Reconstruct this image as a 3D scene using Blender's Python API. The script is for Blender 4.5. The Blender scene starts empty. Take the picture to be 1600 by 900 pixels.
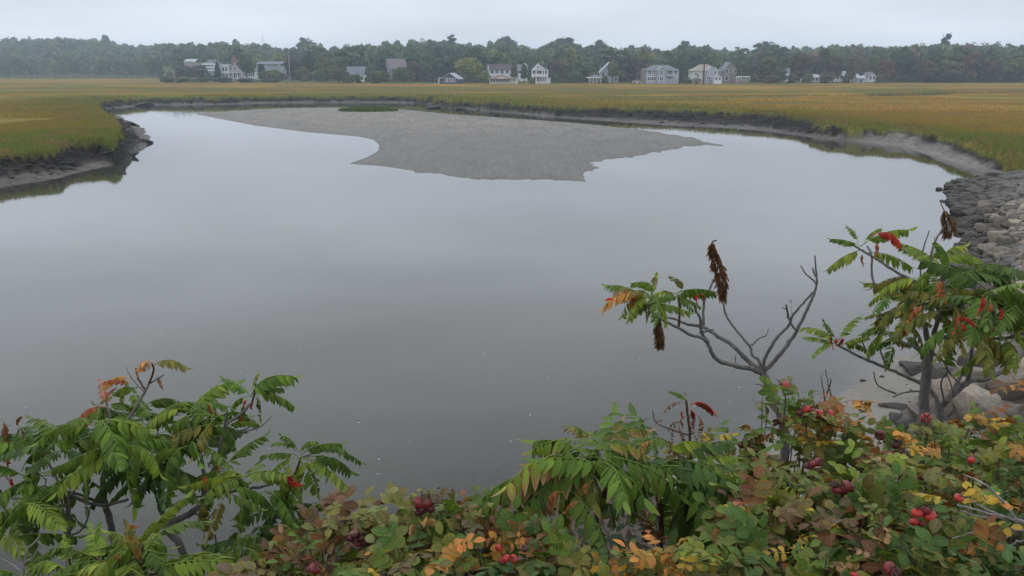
import bpy, math, random
import numpy as np
from mathutils import Vector, Matrix

R = math.radians
rnd = random.Random(7)
rng = np.random.default_rng(7)
scene = bpy.context.scene
COL = scene.collection

# ------------------------------------------------------------------ camera
CAM_Z, PITCH, F = 6.0, R(14.66), 1300.0            # F in pixels of the 1600 x 900 photograph
CP, SP = math.cos(PITCH), math.sin(PITCH)
cam_data = bpy.data.cameras.new('camera')
cam = bpy.data.objects.new('camera', cam_data)
COL.objects.link(cam)
cam.location = (0, 0, CAM_Z)
cam.rotation_euler = (R(90) - PITCH, 0, 0)
cam_data.sensor_width = 36.0
cam_data.lens = 36.0 * F / 1600.0
cam_data.clip_start = 0.05
cam_data.clip_end = 20000
scene.camera = cam

HAZE = 0.00050
# ------------------------------------------------------------------ world, sun, exposure
SUN_EL, SUN_AZ = R(52), R(-35)
world = bpy.data.worlds.new("World")
scene.world = world
world.use_nodes = True
wn, wl = world.node_tree.nodes, world.node_tree.links
wn.clear()
w_out = wn.new('ShaderNodeOutputWorld')
w_sky = wn.new('ShaderNodeTexSky'); w_sky.sky_type = 'NISHITA'; w_sky.sun_disc = False
w_sky.sun_elevation = SUN_EL; w_sky.sun_rotation = SUN_AZ
w_sky.air_density = 1.0; w_sky.dust_density = 3.0
w_b1 = wn.new('ShaderNodeBackground'); w_b1.inputs['Strength'].default_value = 0.06
wl.new(w_sky.outputs[0], w_b1.inputs['Color'])
w_tc = wn.new('ShaderNodeTexCoord')
w_sep = wn.new('ShaderNodeSeparateXYZ'); wl.new(w_tc.outputs['Generated'], w_sep.inputs[0])
w_ramp = wn.new('ShaderNodeValToRGB')               # the overcast deck: brightness by elevation
cr = w_ramp.color_ramp
stops = [(0.0, 1.12), (0.045, 1.0), (0.09, .92), (0.14, 1.12), (0.22, 1.34), (0.32, 1.30), (0.5, 1.15), (1.0, 1.15)]
while len(cr.elements) < len(stops): cr.elements.new(0.5)
for e, (p, v) in zip(cr.elements, stops):
    e.position = p; e.color = (v * .915, v * .968, v * 1.08, 1)
wl.new(w_sep.outputs['Z'], w_ramp.inputs[0])
w_map = wn.new('ShaderNodeMapping'); w_map.inputs['Scale'].default_value = (1.6, 1.6, 9)
wl.new(w_tc.outputs['Generated'], w_map.inputs[0])
w_no = wn.new('ShaderNodeTexNoise'); w_no.inputs['Scale'].default_value = 1.7; w_no.inputs['Detail'].default_value = 5
w_no.inputs['Roughness'].default_value = .5
wl.new(w_map.outputs[0], w_no.inputs['Vector'])
w_mr = wn.new('ShaderNodeMapRange'); w_mr.inputs['From Min'].default_value = .3; w_mr.inputs['From Max'].default_value = .7
w_mr.inputs['To Min'].default_value = .86; w_mr.inputs['To Max'].default_value = 1.10
wl.new(w_no.outputs['Fac'], w_mr.inputs['Value'])
w_mul = wn.new('ShaderNodeVectorMath'); w_mul.operation = 'SCALE'
wl.new(w_ramp.outputs[0], w_mul.inputs[0]); wl.new(w_mr.outputs[0], w_mul.inputs['Scale'])
w_b2 = wn.new('ShaderNodeBackground'); w_b2.inputs['Strength'].default_value = 1.0
wl.new(w_mul.outputs[0], w_b2.inputs['Color'])
w_mix = wn.new('ShaderNodeMixShader'); w_mix.inputs[0].default_value = 0.93
wl.new(w_b1.outputs[0], w_mix.inputs[1]); wl.new(w_b2.outputs[0], w_mix.inputs[2])
wl.new(w_mix.outputs[0], w_out.inputs['Surface'])

sun_data = bpy.data.lights.new('sun', 'SUN')
sun_data.energy = 0.55
sun_data.angle = R(40)
sun_data.color = (1.0, .96, .9)
sun = bpy.data.objects.new('sun', sun_data); COL.objects.link(sun)
sun.rotation_euler = (R(90) - SUN_EL, 0, R(180) - SUN_AZ)
sun.location = (0, 0, 200)

scene.view_settings.view_transform = 'Standard'
scene.view_settings.look = 'None'
scene.view_settings.exposure = 0.0
scene.view_settings.gamma = 1.0
scene.view_settings.use_curve_mapping = False
scene.render.engine = 'CYCLES'
cy = scene.cycles
cy.max_bounces = 6; cy.diffuse_bounces = 3; cy.glossy_bounces = 3; cy.transmission_bounces = 4
cy.transparent_max_bounces = 8; cy.volume_bounces = 1
cy.use_denoising = True

# ------------------------------------------------------------------ projection helpers (real metres)
def ray(px, py):
    u, v = (px - 800) / F, (450 - py) / F
    return u, CP + v * SP, v * CP - SP
def G(px, py, z=0.0):
    """ground point under a photo pixel on the level z"""
    x, y, dz = ray(px, py)
    t = (z - CAM_Z) / dz
    return (x * t, y * t)
def P(px, py, d):
    """point at distance d (along world y) on the ray of a photo pixel"""
    x, y, dz = ray(px, py)
    t = d / y
    return Vector((x * t, d, CAM_Z + dz * t))
def pxm(px, py, d):
    """metres per photo pixel at distance d"""
    return d / ray(px, py)[1] / F

# ------------------------------------------------------------------ object helpers
def link(name, data, parent=None, mat=None):
    o = bpy.data.objects.new(name, data)
    COL.objects.link(o)
    if parent is not None: o.parent = parent
    if mat is not None and data is not None and len(data.materials) == 0: data.materials.append(mat)
    return o
def tag(o, label=None, cat=None, group=None, kind=None):
    if label: o['label'] = label
    if cat: o['category'] = cat
    if group: o['group'] = group
    if kind: o['kind'] = kind
    return o
def thing(name, loc, label, cat, group=None, rz=0.0):
    o = bpy.data.objects.new(name, None)
    o.empty_display_size = .3
    COL.objects.link(o)
    o.location = loc; o.rotation_euler = (0, 0, rz)
    return tag(o, label, cat, group)
def mesh_np(name, V, Q, smooth=False, mat=None, cols=None, cname='var', flags=None):
    """mesh from numpy arrays; Q is (n,3) or (n,4)"""
    V = np.asarray(V, np.float32).reshape(-1, 3); Q = np.asarray(Q, np.int32)
    k = Q.shape[1]; n = len(Q)
    me = bpy.data.meshes.new(name)
    me.vertices.add(len(V)); me.vertices.foreach_set('co', V.ravel())
    me.loops.add(n * k); me.loops.foreach_set('vertex_index', Q.ravel())
    me.polygons.add(n)
    me.polygons.foreach_set('loop_start', np.arange(0, n * k, k, dtype=np.int32))
    me.polygons.foreach_set('use_smooth', np.full(n, bool(smooth)))
    if mat: me.materials.append(mat)
    me.update(calc_edges=True)
    if cols is not None:
        for cn, c in (cols.items() if isinstance(cols, dict) else ((cname, cols),)):
            c = np.asarray(c, np.float32)
            if c.shape[1] == 3: c = np.hstack([c, np.ones((len(c), 1), np.float32)])
            a = me.color_attributes.new(cn, 'FLOAT_COLOR', 'POINT')
            a.data.foreach_set('color', c.ravel())
    return me
class MB:
    """collects boxes, prisms and tubes into one mesh"""
    def __init__(s): s.v = []; s.f = []
    def box(s, x0, x1, y0, y1, z0, z1):
        n = len(s.v)
        s.v += [(x0,y0,z0),(x1,y0,z0),(x1,y1,z0),(x0,y1,z0),(x0,y0,z1),(x1,y0,z1),(x1,y1,z1),(x0,y1,z1)]
        s.f += [tuple(n+i for i in q) for q in ((0,3,2,1),(4,5,6,7),(0,1,5,4),(1,2,6,5),(2,3,7,6),(3,0,4,7))]
        return s
    def poly(s, vs, fs):
        n = len(s.v); s.v += list(vs); s.f += [tuple(n+i for i in q) for q in fs]; return s
    def prism(s, pts, y0, y1):
        """polygon in xz extruded along y"""
        n = len(s.v); k = len(pts)
        s.v += [(x, y0, z) for x, z in pts] + [(x, y1, z) for x, z in pts]
        s.f.append(tuple(range(n, n+k))); s.f.append(tuple(range(n+2*k-1, n+k-1, -1)))
        for i in range(k):
            j = (i+1) % k
            s.f.append((n+j, n+i, n+k+i, n+k+j))
        return s
    def mesh(s, name, mat=None, smooth=False):
        me = bpy.data.meshes.new(name); me.from_pydata(s.v, [], s.f)
        if mat: me.materials.append(mat)
        if smooth: me.shade_smooth()
        me.update(); return me
    def obj(s, name, mat, parent=None, smooth=False):
        return link(name, s.mesh(name, mat, smooth), parent)

def tube_arrays(pts, radii, sides=7, wob=0.0, seed=0):
    """swept tube with capped tip; pts list of Vector"""
    r_ = random.Random(seed)
    V = []; Fq = []
    n = len(pts)
    ref = Vector((0.31, 0.77, 0.55)).normalized()
    for i, p in enumerate(pts):
        a = pts[max(0, i-1)]; b = pts[min(n-1, i+1)]
        t = (b - a).normalized()
        e1 = t.cross(ref)
        if e1.length < 1e-4: e1 = t.cross(Vector((1, 0, 0)))
        e1.normalize(); e2 = t.cross(e1)
        for k in range(sides):
            an = 2*math.pi*k/sides
            rr = radii[i] * (1 + wob*(r_.random()-.5))
            V.append(tuple(p + (e1*math.cos(an) + e2*math.sin(an))*rr))
    for i in range(n-1):
        for k in range(sides):
            k2 = (k+1) % sides
            Fq.append((i*sides+k, i*sides+k2, (i+1)*sides+k2, (i+1)*sides+k))
    Fq.append(tuple(range((n-1)*sides, n*sides)))
    return V, Fq
def smooth_path(pts, sub=4):
    """Catmull-Rom through pts"""
    if len(pts) < 3:
        return [pts[0].lerp(pts[-1], i/sub) for i in range(sub+1)]
    out = []
    n = len(pts)
    for i in range(n-1):
        p0 = pts[max(0,i-1)]; p1 = pts[i]; p2 = pts[i+1]; p3 = pts[min(n-1,i+2)]
        for k in range(sub):
            t = k/sub
            out.append(0.5*((2*p1) + (p2-p0)*t + (2*p0-5*p1+4*p2-p3)*t*t + (3*p1-p0-3*p2+p3)*t**3))
    out.append(pts[-1])
    return out

# ------------------------------------------------------------------ numpy noise and distances
def vnoise(x, y, s, seed=0):
    x = np.asarray(x, float)/s + seed*17.31; y = np.asarray(y, float)/s + seed*9.77
    xi = np.floor(x).astype(np.int64); yi = np.floor(y).astype(np.int64)
    fx = x - xi; fy = y - yi
    fx = fx*fx*(3-2*fx); fy = fy*fy*(3-2*fy)
    def h(a, b):
        n = (a*374761393 + b*668265263 + seed*974711) & 0x7fffffff
        n = ((n ^ (n >> 13)) * 1274126177) & 0x7fffffff
        return ((n ^ (n >> 16)) & 0xffff) / 65535.0
    return (h(xi,yi)*(1-fx)+h(xi+1,yi)*fx)*(1-fy) + (h(xi,yi+1)*(1-fx)+h(xi+1,yi+1)*fx)*fy
def fbm(x, y, s, seed=0, oct=4, g=.5):
    t = 0; a = 1; w = 0
    for i in range(oct):
        t = t + a*(vnoise(x, y, s, seed+i)*2-1); w += a; a *= g; s /= 2.03
    return t / w
def sstep(a, b, x):
    t = np.clip((x-a)/(b-a), 0, 1); return t*t*(3-2*t)
def sdist(x, y, poly):
    """signed distance, positive inside"""
    x = np.asarray(x, float); y = np.asarray(y, float)
    d2 = np.full(x.shape, 1e18); ins = np.zeros(x.shape, bool)
    n = len(poly)
    for i in range(n):
        ax, ay = poly[i]; bx, by = poly[(i+1) % n]
        ex, ey = bx-ax, by-ay
        wx, wy = x-ax, y-ay
        L = ex*ex+ey*ey
        if L < 1e-12: continue
        t = np.clip((wx*ex+wy*ey)/L, 0, 1)
        d2 = np.minimum(d2, (wx-t*ex)**2 + (wy-t*ey)**2)
        c = ((ay > y) != (by > y))
        if ey != 0:
            ins ^= c & (x < (bx-ax)*(y-ay)/(by-ay) + ax)
    d = np.sqrt(d2)
    return np.where(ins, d, -d)

# ------------------------------------------------------------------ material helpers
class NT:
    def __init__(s, name):
        s.m = bpy.data.materials.new(name); s.m.use_nodes = True
        s.t = s.m.node_tree; s.t.nodes.clear()
        s.out = s.t.nodes.new('ShaderNodeOutputMaterial')
    def n(s, typ, **kw):
        nd = s.t.nodes.new(typ)
        for k, v in kw.items(): setattr(nd, k, v)
        return nd
    def l(s, a, b): s.t.links.new(a, b)
    def set(s, sock, v):
        if hasattr(v, 'is_linked') or isinstance(v, bpy.types.NodeSocket): s.l(v, sock)
        else: sock.default_value = v
    def math(s, op, a, b=0.0, clamp=False):
        nd = s.n('ShaderNodeMath', operation=op, use_clamp=clamp)
        s.set(nd.inputs[0], a); s.set(nd.inputs[1], b); return nd.outputs[0]
    def mix(s, f, a, b, bt='MIX'):
        nd = s.n('ShaderNodeMix', data_type='RGBA', blend_type=bt, clamp_factor=True)
        s.set(nd.inputs[0], f)
        for i, c in ((6, a), (7, b)):
            if isinstance(c, tuple): c = (*c, 1)[:4]
            s.set(nd.inputs[i], c)
        return nd.outputs[2]
    def noise(s, scale, detail=4, rough=.55, vec=None, dim=None):
        nd = s.n('ShaderNodeTexNoise')
        nd.inputs['Scale'].default_value = scale; nd.inputs['Detail'].default_value = detail
        nd.inputs['Roughness'].default_value = rough
        if vec is not None: s.l(vec, nd.inputs['Vector'])
        return nd.outputs['Fac']
    def rng(s, v, a, b, c=0.0, d=1.0):
        nd = s.n('ShaderNodeMapRange', clamp=True)
        s.set(nd.inputs['Value'], v)
        for k, x in zip(('From Min','From Max','To Min','To Max'), (a,b,c,d)): nd.inputs[k].default_value = x
        return nd.outputs[0]
    def pos(s, scale=None):
        g = s.n('ShaderNodeNewGeometry').outputs['Position']
        if scale is None: return g
        m = s.n('ShaderNodeMapping'); m.inputs['Scale'].default_value = scale
        s.l(g, m.inputs[0]); return m.outputs[0]
    def obj(s, scale=None):
        g = s.n('ShaderNodeTexCoord').outputs['Object']
        if scale is None: return g
        m = s.n('ShaderNodeMapping'); m.inputs['Scale'].default_value = scale
        s.l(g, m.inputs[0]); return m.outputs[0]
    def attr(s, name):
        nd = s.n('ShaderNodeAttribute', attribute_name=name); return nd
    def sep(s, c):
        nd = s.n('ShaderNodeSeparateColor'); s.l(c, nd.inputs[0]); return nd.outputs
    def bump(s, h, strength=.5, dist=.02):
        nd = s.n('ShaderNodeBump'); nd.inputs['Strength'].default_value = strength
        nd.inputs['Distance'].default_value = dist; s.l(h, nd.inputs['Height']); return nd.outputs[0]
    def bsdf(s, col, rough=.7, spec=.4, normal=None, metal=0.0):
        nd = s.n('ShaderNodeBsdfPrincipled')
        if isinstance(col, tuple): col = (*col, 1)[:4]
        s.set(nd.inputs['Base Color'], col); s.set(nd.inputs['Roughness'], rough)
        s.set(nd.inputs['Specular IOR Level'], spec); s.set(nd.inputs['Metallic'], metal)
        if normal is not None: s.l(normal, nd.inputs['Normal'])
        return nd.outputs[0]
    def done(s, sh): s.l(sh, s.out.inputs['Surface']); return s.m

def paint(name, col, rough=.6, var=.12, scale=3.0, spec=.35):
    t = NT(name)
    n = t.noise(scale, 5, .6, t.obj())
    f = t.rng(n, .3, .7, 1-var, 1+var)
    c = t.n('ShaderNodeVectorMath', operation='SCALE'); c.inputs[0].default_value = col
    t.l(f, c.inputs['Scale'])
    return t.done(t.bsdf(c.outputs[0], rough, spec))
# ------------------------------------------------------------------ outlines of water, marsh, bar and embankment (metres on the ground)
pool = [(-400, 40), (-90, 36)] + [G(*q) for q in (
    (-60,303),(0,293),(50,285),(88,278),(120,270),(160,261),(203,251),(215,243),(228,231),(236,222),(232,213),(224,203),(207,193),(192,184),
    (180,179),(158,176),(148,172),(175,169.5),(203,167.5),(225,164),(243,164),(262,164.5),(345,163.5),(400,161.5),(430,161),(520,160.5),(600,160.5),(650,161),
    (668,163),(700,168),(740,172),(800,176.5),(860,183),(960,190),(1060,197),(1150,201),(1194,205),(1250,212),(1300,219),(1366,225),(1412,230),
    (1444,239),(1475,255),(1500,265),(1528,274))] + [(45, 43), (60, -40), (-400, -40)]
MZ = 1.35
marsh = [(-900, 50), (-110, 45)] + [G(px, py, z) for px, py, z in (
    (-60,246,MZ),(0,239,MZ),(50,235,MZ),(90,231,MZ),(112,222,MZ),(150,219,MZ),(178,223,MZ),(188,212,MZ),(190,205,MZ),(182,193,MZ),(174,182,MZ),
    (160,174,MZ),(148,165,MZ),(144,159,MZ),(172,167.3,0),(212,164.2,0),(237,162.5,0),(262,163.2,0),(345,162.2,0),(400,160.2,0),(540,159.3,0),
    (640,159.4,0),(676,151.2,MZ),(690,153.2,MZ),(700,154.6,MZ),(730,156,MZ),(760,157.6,MZ),(800,160.5,MZ),(860,164,MZ),(900,166,MZ),(960,166.5,MZ),
    (1060,168.5,MZ),(1100,171,MZ),(1160,173.5,MZ),(1200,175,MZ),(1240,179,MZ),(1270,184,MZ),(1290,191,MZ),(1319,194,1.2),(1340,198,1.2),
    (1375,197,1.2),(1388,201,1.1),(1416,201,1.1),(1425,202,1.1),(1475,211,1.1),(1506,219,1.1),(1537,228,1.1),(1578,243,1.1),(1600,250,1.1),(1660,262,1.1))] + [
    (60, 50), (120, 62), (900, 70), (2500, 9000), (-2500, 9000)]
bar = [G(*q) for q in (
    (303,177),(330,183),(400,196.5),(480,206.5),(560,213.5),(583,218),(592,226),(592,235),(575,245),(545,256),(600,260),(640,266),(700,275),(760,281),
    (840,281),(910,283),(915,277),(905,272),(930,262),(930,255),(945,250),(990,245),(1040,235),(1075,228.5),(1110,226.5),(1126,227.6),(1131,226.2),
    (1112,222.5),(1060,212),(1030,206.5),(960,198),(900,192),(800,185),(700,178),(640,172),(560,168),(450,169),(400,171),(340,175))]
toe = [(-400, 60), (-100, 25), (-40, 13), (-12, 9.2), (-4, 8.7), (-2.2, 9.3)] + [G(*q) for q in (
    (700,830),(790,795),(900,770),(1050,725),(1160,690),(1240,662),(1285,640),(1330,603),(1420,548),(1470,528),(1482,500),(1490,460),(1500,425),
    (1513,397),(1519,378),(1512,350),(1502,322),(1490,302),(1496,286),(1528,275.5),(1570,272),(1600,269))] + [(48, 55), (100, 66), (100, -60), (-400, -60)]
bay = [G(*q) for q in ((1300,218),(1330,213),(1375,214),(1416,216),(1470,223),(1506,232),(1545,242),(1590,256),(1600,272),(1528,276),(1440,240),(1366,226))]
creek = [G(px, py, MZ) for px, py in ((1080,150),(1200,149.5),(1330,148.5),(1390,147.5),(1440,145.5),(1500,144),(1600,143),(1750,142))]
creek2 = [G(px, py, MZ) for px, py in ((-200,151),(-60,150.5),(0,150.5),(60,149),(150,150),(170,152))]
creek3 = [G(px, py, MZ) for px, py in ((600,150),(690,151),(760,151.5),(830,150.5),(900,150.5))]
def line_dist(x, y, pl):
    d2 = np.full(np.shape(x), 1e18)
    for (ax, ay), (bx, by) in zip(pl, pl[1:]):
        ex, ey = bx-ax, by-ay
        t = np.clip(((x-ax)*ex+(y-ay)*ey)/(ex*ex+ey*ey), 0, 1)
        d2 = np.minimum(d2, (x-ax-t*ex)**2+(y-ay-t*ey)**2)
    return np.sqrt(d2)

# upland beyond the marsh: where it starts and how high its hills are, by bearing (photo column)
UC = np.array([-500, 0, 120, 240, 262, 330, 430, 520, 620, 800, 1200, 1600, 2100.])
UD = np.array([560, 560, 560, 520, 400, 356, 352, 326, 318, 312, 316, 328, 340.])
SKX = np.array([-400,0,60,110,160,190,230,260,300,370,420,445,465,482,498,520,545,580,620,660,700,725,755,775,800,830,850,885,905,935,960,1000,1035,1070,1130,1150,1190,1205,1230,1290,1310,1340,1430,1470,1520,1600,2000.])
SKY = np.array([60,57,54,56,56,64,67,63,63,62,66,72,68,60,64,71,66,64,59,57,57,62,65,58,58,69,62,57,62,64,66,66,74,65,69,72,70,64,70,67,63,66,64,62,61,63,63.])
def col_of(x, y): return 800 + F*np.asarray(x)/np.maximum(np.asarray(y), 1.0)*1.031
def upland_start(c): return np.interp(c, UC, UD)
def hill_back(c): return upland_start(c) + np.interp(c, [0, 300, 500, 1600], [330, 420, 330, 240])
def skyline_z(c, d):
    v = (450-np.interp(c, SKX, SKY))/F
    return CAM_Z + (v*CP-SP)/(CP+v*SP)*d
def ground(x, y, full=False):
    x = np.asarray(x, float); y = np.asarray(y, float)
    far = np.hypot(x, y)
    dW = -sdist(x, y, pool); dM = sdist(x, y, marsh); dB = sdist(x, y, bar); dE = sdist(x, y, toe)
    sc = np.clip(far/60, .6, 2.2)
    n1 = fbm(x, y, 2.6, 3, 4); n2 = fbm(x, y, .9, 11, 4, .6); n3 = fbm(x, y, 9, 21, 3)
    dWw = dW + .35*n1*sc*np.clip(1-np.abs(dW)/4, 0, 1) + .12*n2
    dMw = dM + (.55*n1 + .3*n2)*sc*.8
    frac = np.clip(dW/np.maximum(dW-dM, .05), 0, 1)
    blk = sstep(.02, .14, fbm(x, y*.8, 1.5, 81, 3, .5))*.24*sstep(.25, .55, frac)
    mud = .03 + .36*frac**1.2 + .16*n2*np.clip(frac*2, 0, 1) + blk*np.clip(sc, .6, 1.3)
    ledge = sstep(.45, .55, frac + .12*n1)*.14
    veg = sstep(1250, 1300, col_of(x, y))*(y < 110)
    s = sstep(-.35, .22, dMw)*(1-veg) + sstep(-1.2, .4, dMw)*veg
    top = MZ + .05*n3 + .05*n2
    land = (mud+ledge)*(1-s) + top*s
    trench = np.minimum(line_dist(x, y, creek) - 5.5*sstep(40, 75, x) - .3 - 3*n3, line_dist(x, y, creek2) - .9 - 1.6*n3)
    trench = np.minimum(trench, line_dist(x, y, creek3) - 1.5 - 2*n3)
    land = land - .9*(1-sstep(0, .9, trench))*sstep(1.0, 4.0, dM)
    h = np.where(dWw > 0, np.minimum(land, dWw*1.6+.0), np.maximum(-1.4, .12*dWw))
    dBw = dB + (.5*fbm(x, y, 1.6, 31, 4, .6) + .8*fbm(x, y*.14, .45, 33, 4, .7)*sstep(95, 75, y) if True else 0)*np.clip(far/60, .5, 1.2)
    dBw = np.where(x/np.maximum(y, 1) < -.12, dB + .06*n2, dBw)
    hb = np.where(dBw > 0, .19*(1-np.exp(-dBw/2.2)) + .012*n2*np.clip(dBw, 0, 1), np.maximum(-1.4, .07*dBw))
    h = np.maximum(h, hb)
    beach = sstep(1.0, 3.5, x)*(1-sstep(18, 21, y))
    e_beach = np.where(dE < 2.4, .075*dE + .012*n2, .18+.60*(dE-2.4))
    e_rock = (.50-.30*sstep(28, 44, y))*dE
    he = np.where(dE > 0, e_beach*beach + e_rock*(1-beach) + .05*n2*np.clip(dE, 0, 1), np.maximum(-1.3, .10*dE*(1+beach*.0)))
    he = np.minimum(he, 4.3 + .03*n2)
    h = np.maximum(h, he)
    c = col_of(x, y); us = upland_start(c); hb_ = hill_back(c)
    up = (y > us-6)
    Hh = np.maximum(skyline_z(c, hb_) - 15.0, 3.0)
    k = sstep(0, 1, np.clip((y-us-12)/np.maximum(hb_-us-12, 1), 0, 1))
    rise = .25*sstep(-4, 8, y-us) + (Hh-1.6)*k*np.where(y > us, 1, 0)
    h = h + np.where(up, rise, 0)
    if not full: return h
    emb = (dE > 0) & (he >= h-.001)
    return h, dict(dW=dWw, dM=dMw, dB=dBw, dE=dE, emb=emb, far=far, s=s, frac=frac, us=us, n1=n1, n2=n2, trench=trench, beach=beach, blk=blk, bay=sdist(x, y, bay), veg=veg)
def patch(x, y): return np.clip(.5+1.5*fbm(np.asarray(x)*.45, y, 11, 91, 4, .55)+1.1*fbm(np.asarray(x)*.3, y, 45, 95, 3), 0, 1)
def gz(x, y): return float(ground(np.array([x]), np.array([y]))[0])

# ------------------------------------------------------------------ ground mesh: rings round a point behind the viewpoint, finer near by
CY = -5.0
ang = np.radians(np.linspace(-47, 47, 760))
rad = np.concatenate([np.arange(3.0, 20, .3), 20*np.exp(np.arange(0, math.log(40/20), .012)), 40*np.exp(np.arange(0, math.log(80/40), .0048)), 80*np.exp(np.arange(0, math.log(215/80), .0082)), 215*np.exp(np.arange(0, math.log(1300/215), .018)),
                      np.array([1500, 2000, 3000, 5000, 8000.])])
AA, RR = np.meshgrid(ang, rad)
X = RR*np.sin(AA); Y = RR*np.cos(AA) + CY
Hh, gi = ground(X.ravel(), Y.ravel(), True)
Hh = Hh.reshape(X.shape)
nr, nc = X.shape
V = np.stack([X.ravel(), Y.ravel(), Hh.ravel()], 1)
idx = np.arange(nr*nc).reshape(nr, nc)
Q = np.stack([idx[:-1,:-1].ravel(), idx[:-1,1:].ravel(), idx[1:,1:].ravel(), idx[1:,:-1].ravel()], 1)

# zone masks: R marsh turf, G pale sand, B bare peat of the cut bank, A distance-from-the-edge greenness
mar = (sstep(.55, .92, gi['s']+.12*gi['n2'])*(1-gi['veg']) + sstep(.22, .40, gi['s']+.15*gi['n2'])*gi['veg'])*(gi['trench'] > .2)*(~gi['emb'])
sand = np.maximum((gi['dB'] > -.6).astype(float), (gi['emb'] & (gi['dE'] < 2.6) & (gi['beach'] > .3)).astype(float))
sand = np.maximum(sand, ((gi['beach'] > .3) & (gi['dE'] > -9) & (gi['dE'] <= 0)).astype(float))
farw = np.clip(gi['far']/110, 0, 1)
peat = np.maximum(sstep(-1.5-0.9*gi['n1'], -.5, gi['dM']), sstep(.50, .66, gi['frac']+.25*gi['n2']+.22*farw))*(gi['dW'] > -.3)*(~gi['emb'])
peat = np.maximum(peat, .8*sstep(.10, .2, gi['blk'])*(1-gi['s'])*(~gi['emb']))
peat = np.maximum(peat, (gi['trench'] <= .2)*(gi['dM'] > 0)*1.0)
edge = np.exp(-np.maximum(gi['dM'], 0)/np.where(X.ravel() < -14, 15.0, 9.0))
inbay = sstep(-.3, .8, gi['bay']+.5*gi['n1'])*(~gi['emb'])*sstep(.5, 1.2, .5*gi['n1']-gi['dM'])*(1-sstep(.05, .22, gi['s']))
peat = peat*(1-inbay); sand = np.maximum(sand, inbay)
wetb = 1-.75*np.exp(-np.maximum(gi['dB'], 0)/3.5)
cols = np.stack([mar, sand, peat, edge], 1)
zone2 = np.stack([gi['emb'].astype(float), (Y.ravel() > gi['us']-3+3*gi['n1']).astype(float), patch(X.ravel(), Y.ravel()), np.maximum(np.maximum((gi['dB'] > -1)*sstep(58, 105, Y.ravel()+6*gi['n1'])*wetb, .55*inbay), .85*(gi['beach'] > .3)*(gi['dE'] > -9)*(gi['dE'] < 3))], 1)

t = NT('ground_material')
zc = t.attr('zone'); zs = t.sep(zc.outputs['Color']); z2n = t.attr('zone2'); z2 = t.sep(z2n.outputs['Color'])
pos = t.pos()
nA = t.noise(.055, 4, .55, t.pos((1, .35, 1)))      # broad marsh bands
nB = t.noise(.35, 5, .6, t.pos((1, .5, 1)))
nC = t.noise(2.2, 5, .65, pos)
nD = t.noise(14.0, 4, .6, pos)
tan = t.mix(t.rng(nA, .42, .60), (.305, .155, .026), (.325, .215, .036))
nS = t.noise(.02, 5, .62, t.pos((1, 3.5, 1)))
tan = t.mix(t.rng(z2[2], .25, .75), tan, (.135, .128, .028))
tan = t.mix(t.rng(nS, .50, .62, 0, .6), tan, (.16, .095, .028))
tan = t.mix(t.rng(nB, .5, .75, 0, .7), tan, (.155, .135, .032))
grn = t.mix(t.rng(nC, .3, .7), (.140, .160, .030), (.21, .19, .042))
turf = t.mix(t.math('MULTIPLY', zc.outputs['Alpha'], 1.05, True), tan, grn)
turf = t.mix(t.rng(nC, .2, .8, .3, 0.), turf, (.09, .08, .025))
mudc = t.mix(t.rng(nB, .35, .65), (.170, .156, .136), (.10, .09, .078))
mudc = t.mix(t.rng(nC, .46, .62, 0, .8), mudc, (.05, .044, .037))
sandc = t.mix(t.rng(nB, .35, .7), (.160, .146, .118), (.120, .108, .087))
sandc = t.mix(t.rng(nC, .35, .8, 0, .55), sandc, (.125, .12, .11))
sandc = t.mix(z2n.outputs['Alpha'], sandc, t.mix(t.rng(nB, .35, .7), (.295, .272, .230), (.228, .210, .178)))
nE = t.noise(4.5, 4, .75, t.pos((1, .09, 1))); nF = t.noise(.5, 4, .6, t.pos((1, .3, 1)))
sandc = t.mix(t.rng(nF, .40, .62, 0, .45), sandc, t.mix(1.0, sandc, (.62, .62, .60), 'MULTIPLY'))
ysep = t.n('ShaderNodeSeparateXYZ'); t.l(pos, ysep.inputs[0])
sandc = t.mix(t.math('MULTIPLY', t.rng(nE, .46, .58, 0, .55), t.rng(ysep.outputs[1], 24, 40)), sandc, (.070, .066, .058))
sandc = t.mix(t.rng(nD, .60, .72, 0, .55), sandc, (.06, .056, .05))
peatc = t.mix(t.rng(nC, .35, .65), (.010, .008, .006), (.030, .025, .020))
soil = t.mix(t.rng(nC, .3, .7), (.05, .04, .03), (.11, .09, .07))
up = t.mix(t.rng(nB, .3, .7), (.075, .105, .030), (.10, .11, .04))
c = t.mix(zs[1], mudc, sandc)
c = t.mix(t.math('MULTIPLY', zs[2], t.rng(nC, .22, .42, .75, 1)), c, peatc)
c = t.mix(zs[0], c, turf)
c = t.mix(z2[1], c, up)
c = t.mix(t.math('MULTIPLY', z2[0], t.math('SUBTRACT', 1.0, zs[1])), c, soil)
hgt = t.math('ADD', t.math('MULTIPLY', nC, 1.0), t.math('MULTIPLY', nD, .35))
nor = t.bump(hgt, 1.0, .16)
rough = t.mix(zs[0], t.mix(t.math('MULTIPLY', zs[1], t.math('SUBTRACT', 1.0, z2n.outputs['Alpha'])), (.62, .62, .62), (.45, .45, .45)), (.95, .95, .95))
spec = t.math('ADD', t.math('MULTIPLY', zs[1], .10), .04)
ground_mat = t.done(t.bsdf(c, rough, spec, nor))
gm = mesh_np('marsh_ground', V, Q, True, ground_mat, {'zone': cols, 'zone2': zone2})
marsh_ground = tag(link('ground', gm), 'tidal marsh, mud banks and sand bar round the pool', None, None, 'structure')

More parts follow.
